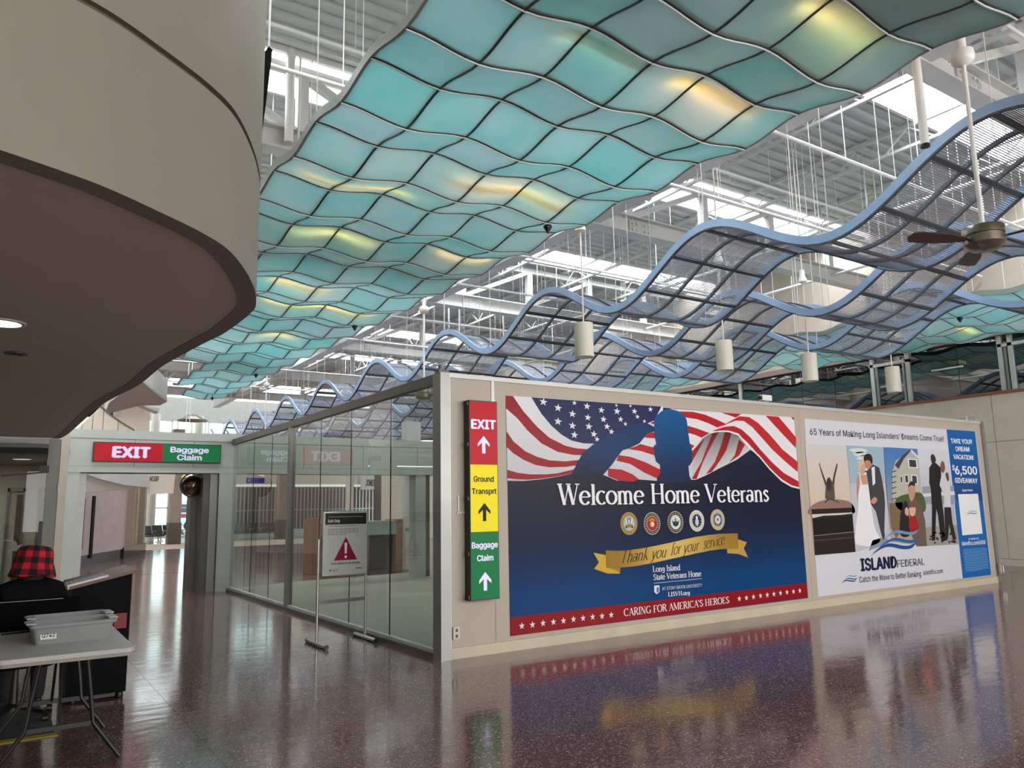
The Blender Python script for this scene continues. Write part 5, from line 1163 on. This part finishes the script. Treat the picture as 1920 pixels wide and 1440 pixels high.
# far window wall
wf = struct('wall_far')
YF = 56
MB().box(-8, 26, YF, YF+.3, 7.8, 9.4).build('wall_head', mat('far grey wall', (150, 150, 146), .6), wf); MB().box(-8, 26, YF, YF+.3, 3.95, 5.0).build('spandrel', CREAM, wf); MB().box(-8, 6.8, YF, YF+.3, 0, 9.4).build('side_wall', CREAM, wf); MB().box(17, 26, YF, YF+.3, 0, 7.7).build('side_wall', CREAM, wf)
for i, (x0, x1) in enumerate(((7.0, 9.55), (9.9, 11.7), (11.9, 13.9), (14.1, 16.9))):
    wn_ = struct('window_%d' % (i+8))
    for z0, z1 in ((.05, 3.95), (5.0, 7.8)):
        MB().box(x0, x1, YF+.1, YF+.12, z0, z1).build('pane', G_WIN, wn_)
        for x in (x0, x1, (x0+x1)/2): MB().box(x-.06, x+.06, YF+.02, YF+.22, z0, z1).build('window_mullion', TRIM, wn_)
        for z in (z0, z0+1.9 if z0 < 1 else z0+1.2, z1): MB().box(x0, x1, YF+.02, YF+.22, z-.05, z+.05).build('window_transom', TRIM, wn_)
# outside
o = MB().box(-40, 60, 62.2, 140, -.2, -.1).build('street', mat('wet asphalt', (150, 150, 150), .6)); o['kind'] = 'structure'
t = thing('parked_bus', 'pale bus with a red stripe parked outside the far windows', 'bus', (16.2, 80, -.1))
MB().box(-1.6, 3.6, 0, 2.4, .5, 2.9).build('bus_body', mat('bus white', (200, 206, 214), .4), t, bevel=.1); MB().box(-1.62, 3.62, -.02, 0, 1.25, 1.6).build('red_stripe', mat('bus red', (150, 60, 70), .4), t); MB().box(-1.5, 3.5, -.03, 0, 1.75, 2.5).build('bus_windows', mat('dark glass', (70, 84, 92), .1), t)
for x in (-.6, 2.4): MB().tube([(x, -.05, .5), (x, .3, .5)], .48, 20).build('wheel', BLKP, t)
t = thing('office_building', 'pale glass office block outside the far windows', 'building', (4, 120, -.1)); MB().box(-8, 8, 0, 12, 0, 14).build('building_wall', mat('pale block', (190, 206, 208), .5), t)
wm = MB().box(0, 1.3, -.06, 0, 0, 1.3).mesh('office_window'); wm.materials.append(mat('pale blue window', (150, 176, 184), .15))
for i in range(8):
    for j in range(5): link('office_window', wm, None, t, (-7.3+i*1.9, 0, 1.2+j*2.6))
# beam seating
SEAT = mat('black vinyl seat', (24, 24, 26), .35); ALU = mat('cast aluminium', (176, 178, 180), .3, .7)
def gang(x, y, rz, n, label, first=[None]):
    t = thing('beam_seat', label, 'bench', (x, y, 0), 'black gang seats by the far windows', rz); L_ = n*.6
    MB().box(0, L_, .2, .28, .33, .39).build('beam', BLKP, t)
    for k in range(n):
        a = .03+k*.6; MB().prism([(0, .40), (.48, .44), (.5, .47), (.0, .44)], a, a+.54, YZ(0)).build('seat', SEAT, t); MB().prism([(.0, .42), (.05, .42), (-.12, .92), (-.16, .9)], a, a+.54, YZ(0)).build('backrest', SEAT, t)
    for k in range(n+1): MB().box(k*.6-.015, k*.6+.015, .0, .45, .6, .64).box(k*.6-.015, k*.6+.015, .02, .07, .39, .6).build('arm', ALU, t)
    for x_ in (.35, L_-.35): MB().bar((x_, .24, .33), (x_, .24, .04), .06).bar((x_, -.05, .03), (x_, .5, .03), .05).build('leg', ALU, t)
gang(7.9, 47.6, math.radians(196), 4, 'black row of four seats left of the brown based square column')
gang(9.3, 49.6, math.radians(200), 3, 'black row of three seats partly behind the square column')
gang(13.4, 51.6, math.radians(182), 4, 'row of seats by the far window seen through the portal')
gang(14.4, 47.4, math.radians(186), 5, 'row of seats seen through the glass partition by the second column')
# hanging signs far off
for nm, lab, (x0, y0, x1, y1), c in (('yellow_sign', 'small yellow sign hanging beyond the convex mirror', (342, 892, 353, 905), (216, 212, 30)), ('blue_sign', 'dark blue sign hanging beyond the glass partition', (463, 896, 496, 906), (40, 42, 110))):
    a = ony(x0, y0, 32); b = ony(x1, y1, 32); t = thing('hanging_sign', lab, 'sign', (a.x, 32, b.z)); MB().box(0, b.x-a.x, 0, .1, 0, a.z-b.z).build('sign_panel', mat(nm, c, .4, emit=.5), t)
    for x in (.05, b.x-a.x-.05): MB().box(x-.01, x+.01, .04, .06, a.z-b.z, 9.25-b.z).build('sign_rod', WHITE, t)
    P = Print((0, -.002, 0), (1, 0, 0), (0, 0, 1), (0, -1, 0)); w_, h_ = b.x-a.x, a.z-b.z
    if 'yellow' in nm: P.disc(w_/2, h_*.4, .04, .05, (60, 60, 30), 1, 10)
    else:
        for k in (0, 1): P.poly([(.04+k*.07, h_*.25), (.07+k*.07, h_*.25), (.07+k*.07, h_*.8), (.04+k*.07, h_*.8)], (200, 200, 230), 1)
    P.build('sign_mark', INK, t)
# oak and glass counter inside the glass partition
t = thing('oak_counter', 'oak sided counter with a glass shelf behind the partition', 'counter', (6.78, 19.5, 0))
MB().box(0, .22, 0, .7, 0, 1.4).build('side_panel', WOODL, t); MB().box(2.32, 2.54, 0, .7, 0, 1.33).build('side_panel', WOODL, t); MB().box(.22, 2.32, .2, .7, 0, .92).build('front_panel', mat('charcoal laminate', (66, 66, 68), .4), t)
MB().box(.22, 2.32, -.05, .02, .93, 1.27).build('glass_front', mat('green frosted glass', (150, 170, 162), .2), t); MB().box(.2, 2.34, -.06, .3, 1.27, 1.3).build('counter_top', TRIM, t); MB().box(.9, .92, .19, .2, 0, .92).box(1.6, 1.62, .19, .2, 0, .92).build('panel_joint', BLKP, t)
wi = struct('wall_inner')
MB().box(9.3, 9.75, 19.3, 19.6, 0, 4.0).build('white_pier', mat('white plaster', (214, 212, 208), .6), wi); MB().box(9.28, 9.77, 19.28, 19.3, 1.0, 1.1).build('bumper_rail', mat('taupe rail', (150, 136, 130), .5), wi)
MB().box(9.95, 16.2, 17.1, 17.3, 0, 3.0).build('back_wall', CREAM, wi); MB().box(16.1, 16.2, 7.72, 17.1, 0, 3.0).build('return_wall', CREAM, wi)
# shop front with folding grille
sf = struct('wall_shopfront')
YS = 50
a = ony(500, 925, YS).x; b = ony(752, 912, YS).x
MB().box(a-4, b+1.5, YS, YS+.4, 3.15, 5.2).build('shop_fascia', CREAM, sf); MB().box(b, b+3, YS-.2, YS+.4, 0, 5.2).build('shop_pier', mat('white plaster', (214, 212, 208), .6), sf)
MB().box(a-4, b, YS-.02, YS, 3.15, 3.3).build('shop_light_strip', mat('lit strip', (236, 240, 236), .5, emit=.5), sf); MB().box(a-4, b, YS+1.8, YS+2, 0, 3.2).build('shop_back', mat('dim shop interior', (92, 76, 62), .6), sf)
MB().box(a-4, b, YS, YS+.1, .0, .45).build('shop_sill', mat('pale sill', (180, 196, 192), .5), sf)
k = 0; x = a-4
t = thing('folding_grille', 'closed folding metal grille across the distant shop front', 'grille', (a-4, YS+.05, .45))
gm = MB().box(-.035, .035, -.02, .02, 0, 2.7).mesh('grille_slat'); gm.materials.append(ALU)
while x < b-.1:
    link('grille_slat', gm, None, t, (x-a+4, 0, 0)); x += .24; k += 1
MB().box(0, b-a+4, -.02, .02, 1.2, 1.26).build('grille_rail', ALU, t)
P = Print((0, YS-.25, 0), (1, 0, 0), (0, 0, 1), (0, -1, 0)); q0 = ony(686, 911, YS-.25); q1 = ony(702, 911, YS-.25); P.text('JONES', (q0.x, q0.z), (q1.x, q1.z), .42, (34, 34, 34), 1, off=.03); P.build('shop_lettering', INK, sf)
MB().box(q0.x-.3, q1.x+.3, YS-.24, YS, q0.z-.25, q0.z+.7).build('lettering_board', mat('white plaster', (214, 212, 208), .6), sf)
t = thing('kiosk', 'dark amusement kiosk with a ring target seen through the left pane', 'kiosk', (12.9, 52.5, 0))
MB().box(-1.2, 1.3, 0, 1.2, 0, 3.0).build('kiosk_body', mat('kiosk brown', (88, 80, 72), .5), t); MB().lathe([(.22, 0), (.42, 0), (.42, .08), (.22, .08)], 24).build('ring', WHITE, t, (.2, -.05, 2.0)).rotation_euler = (PI/2, 0, 0); MB().box(-1.0, .9, -.04, 0, 2.3, 2.8).build('kiosk_screen', mat('pale screen', (150, 168, 170), .3), t); MB().box(-1.0, -.2, -.04, 0, 1.2, 1.9).build('kiosk_panel', mat('ochre panel', (150, 132, 96), .4), t)
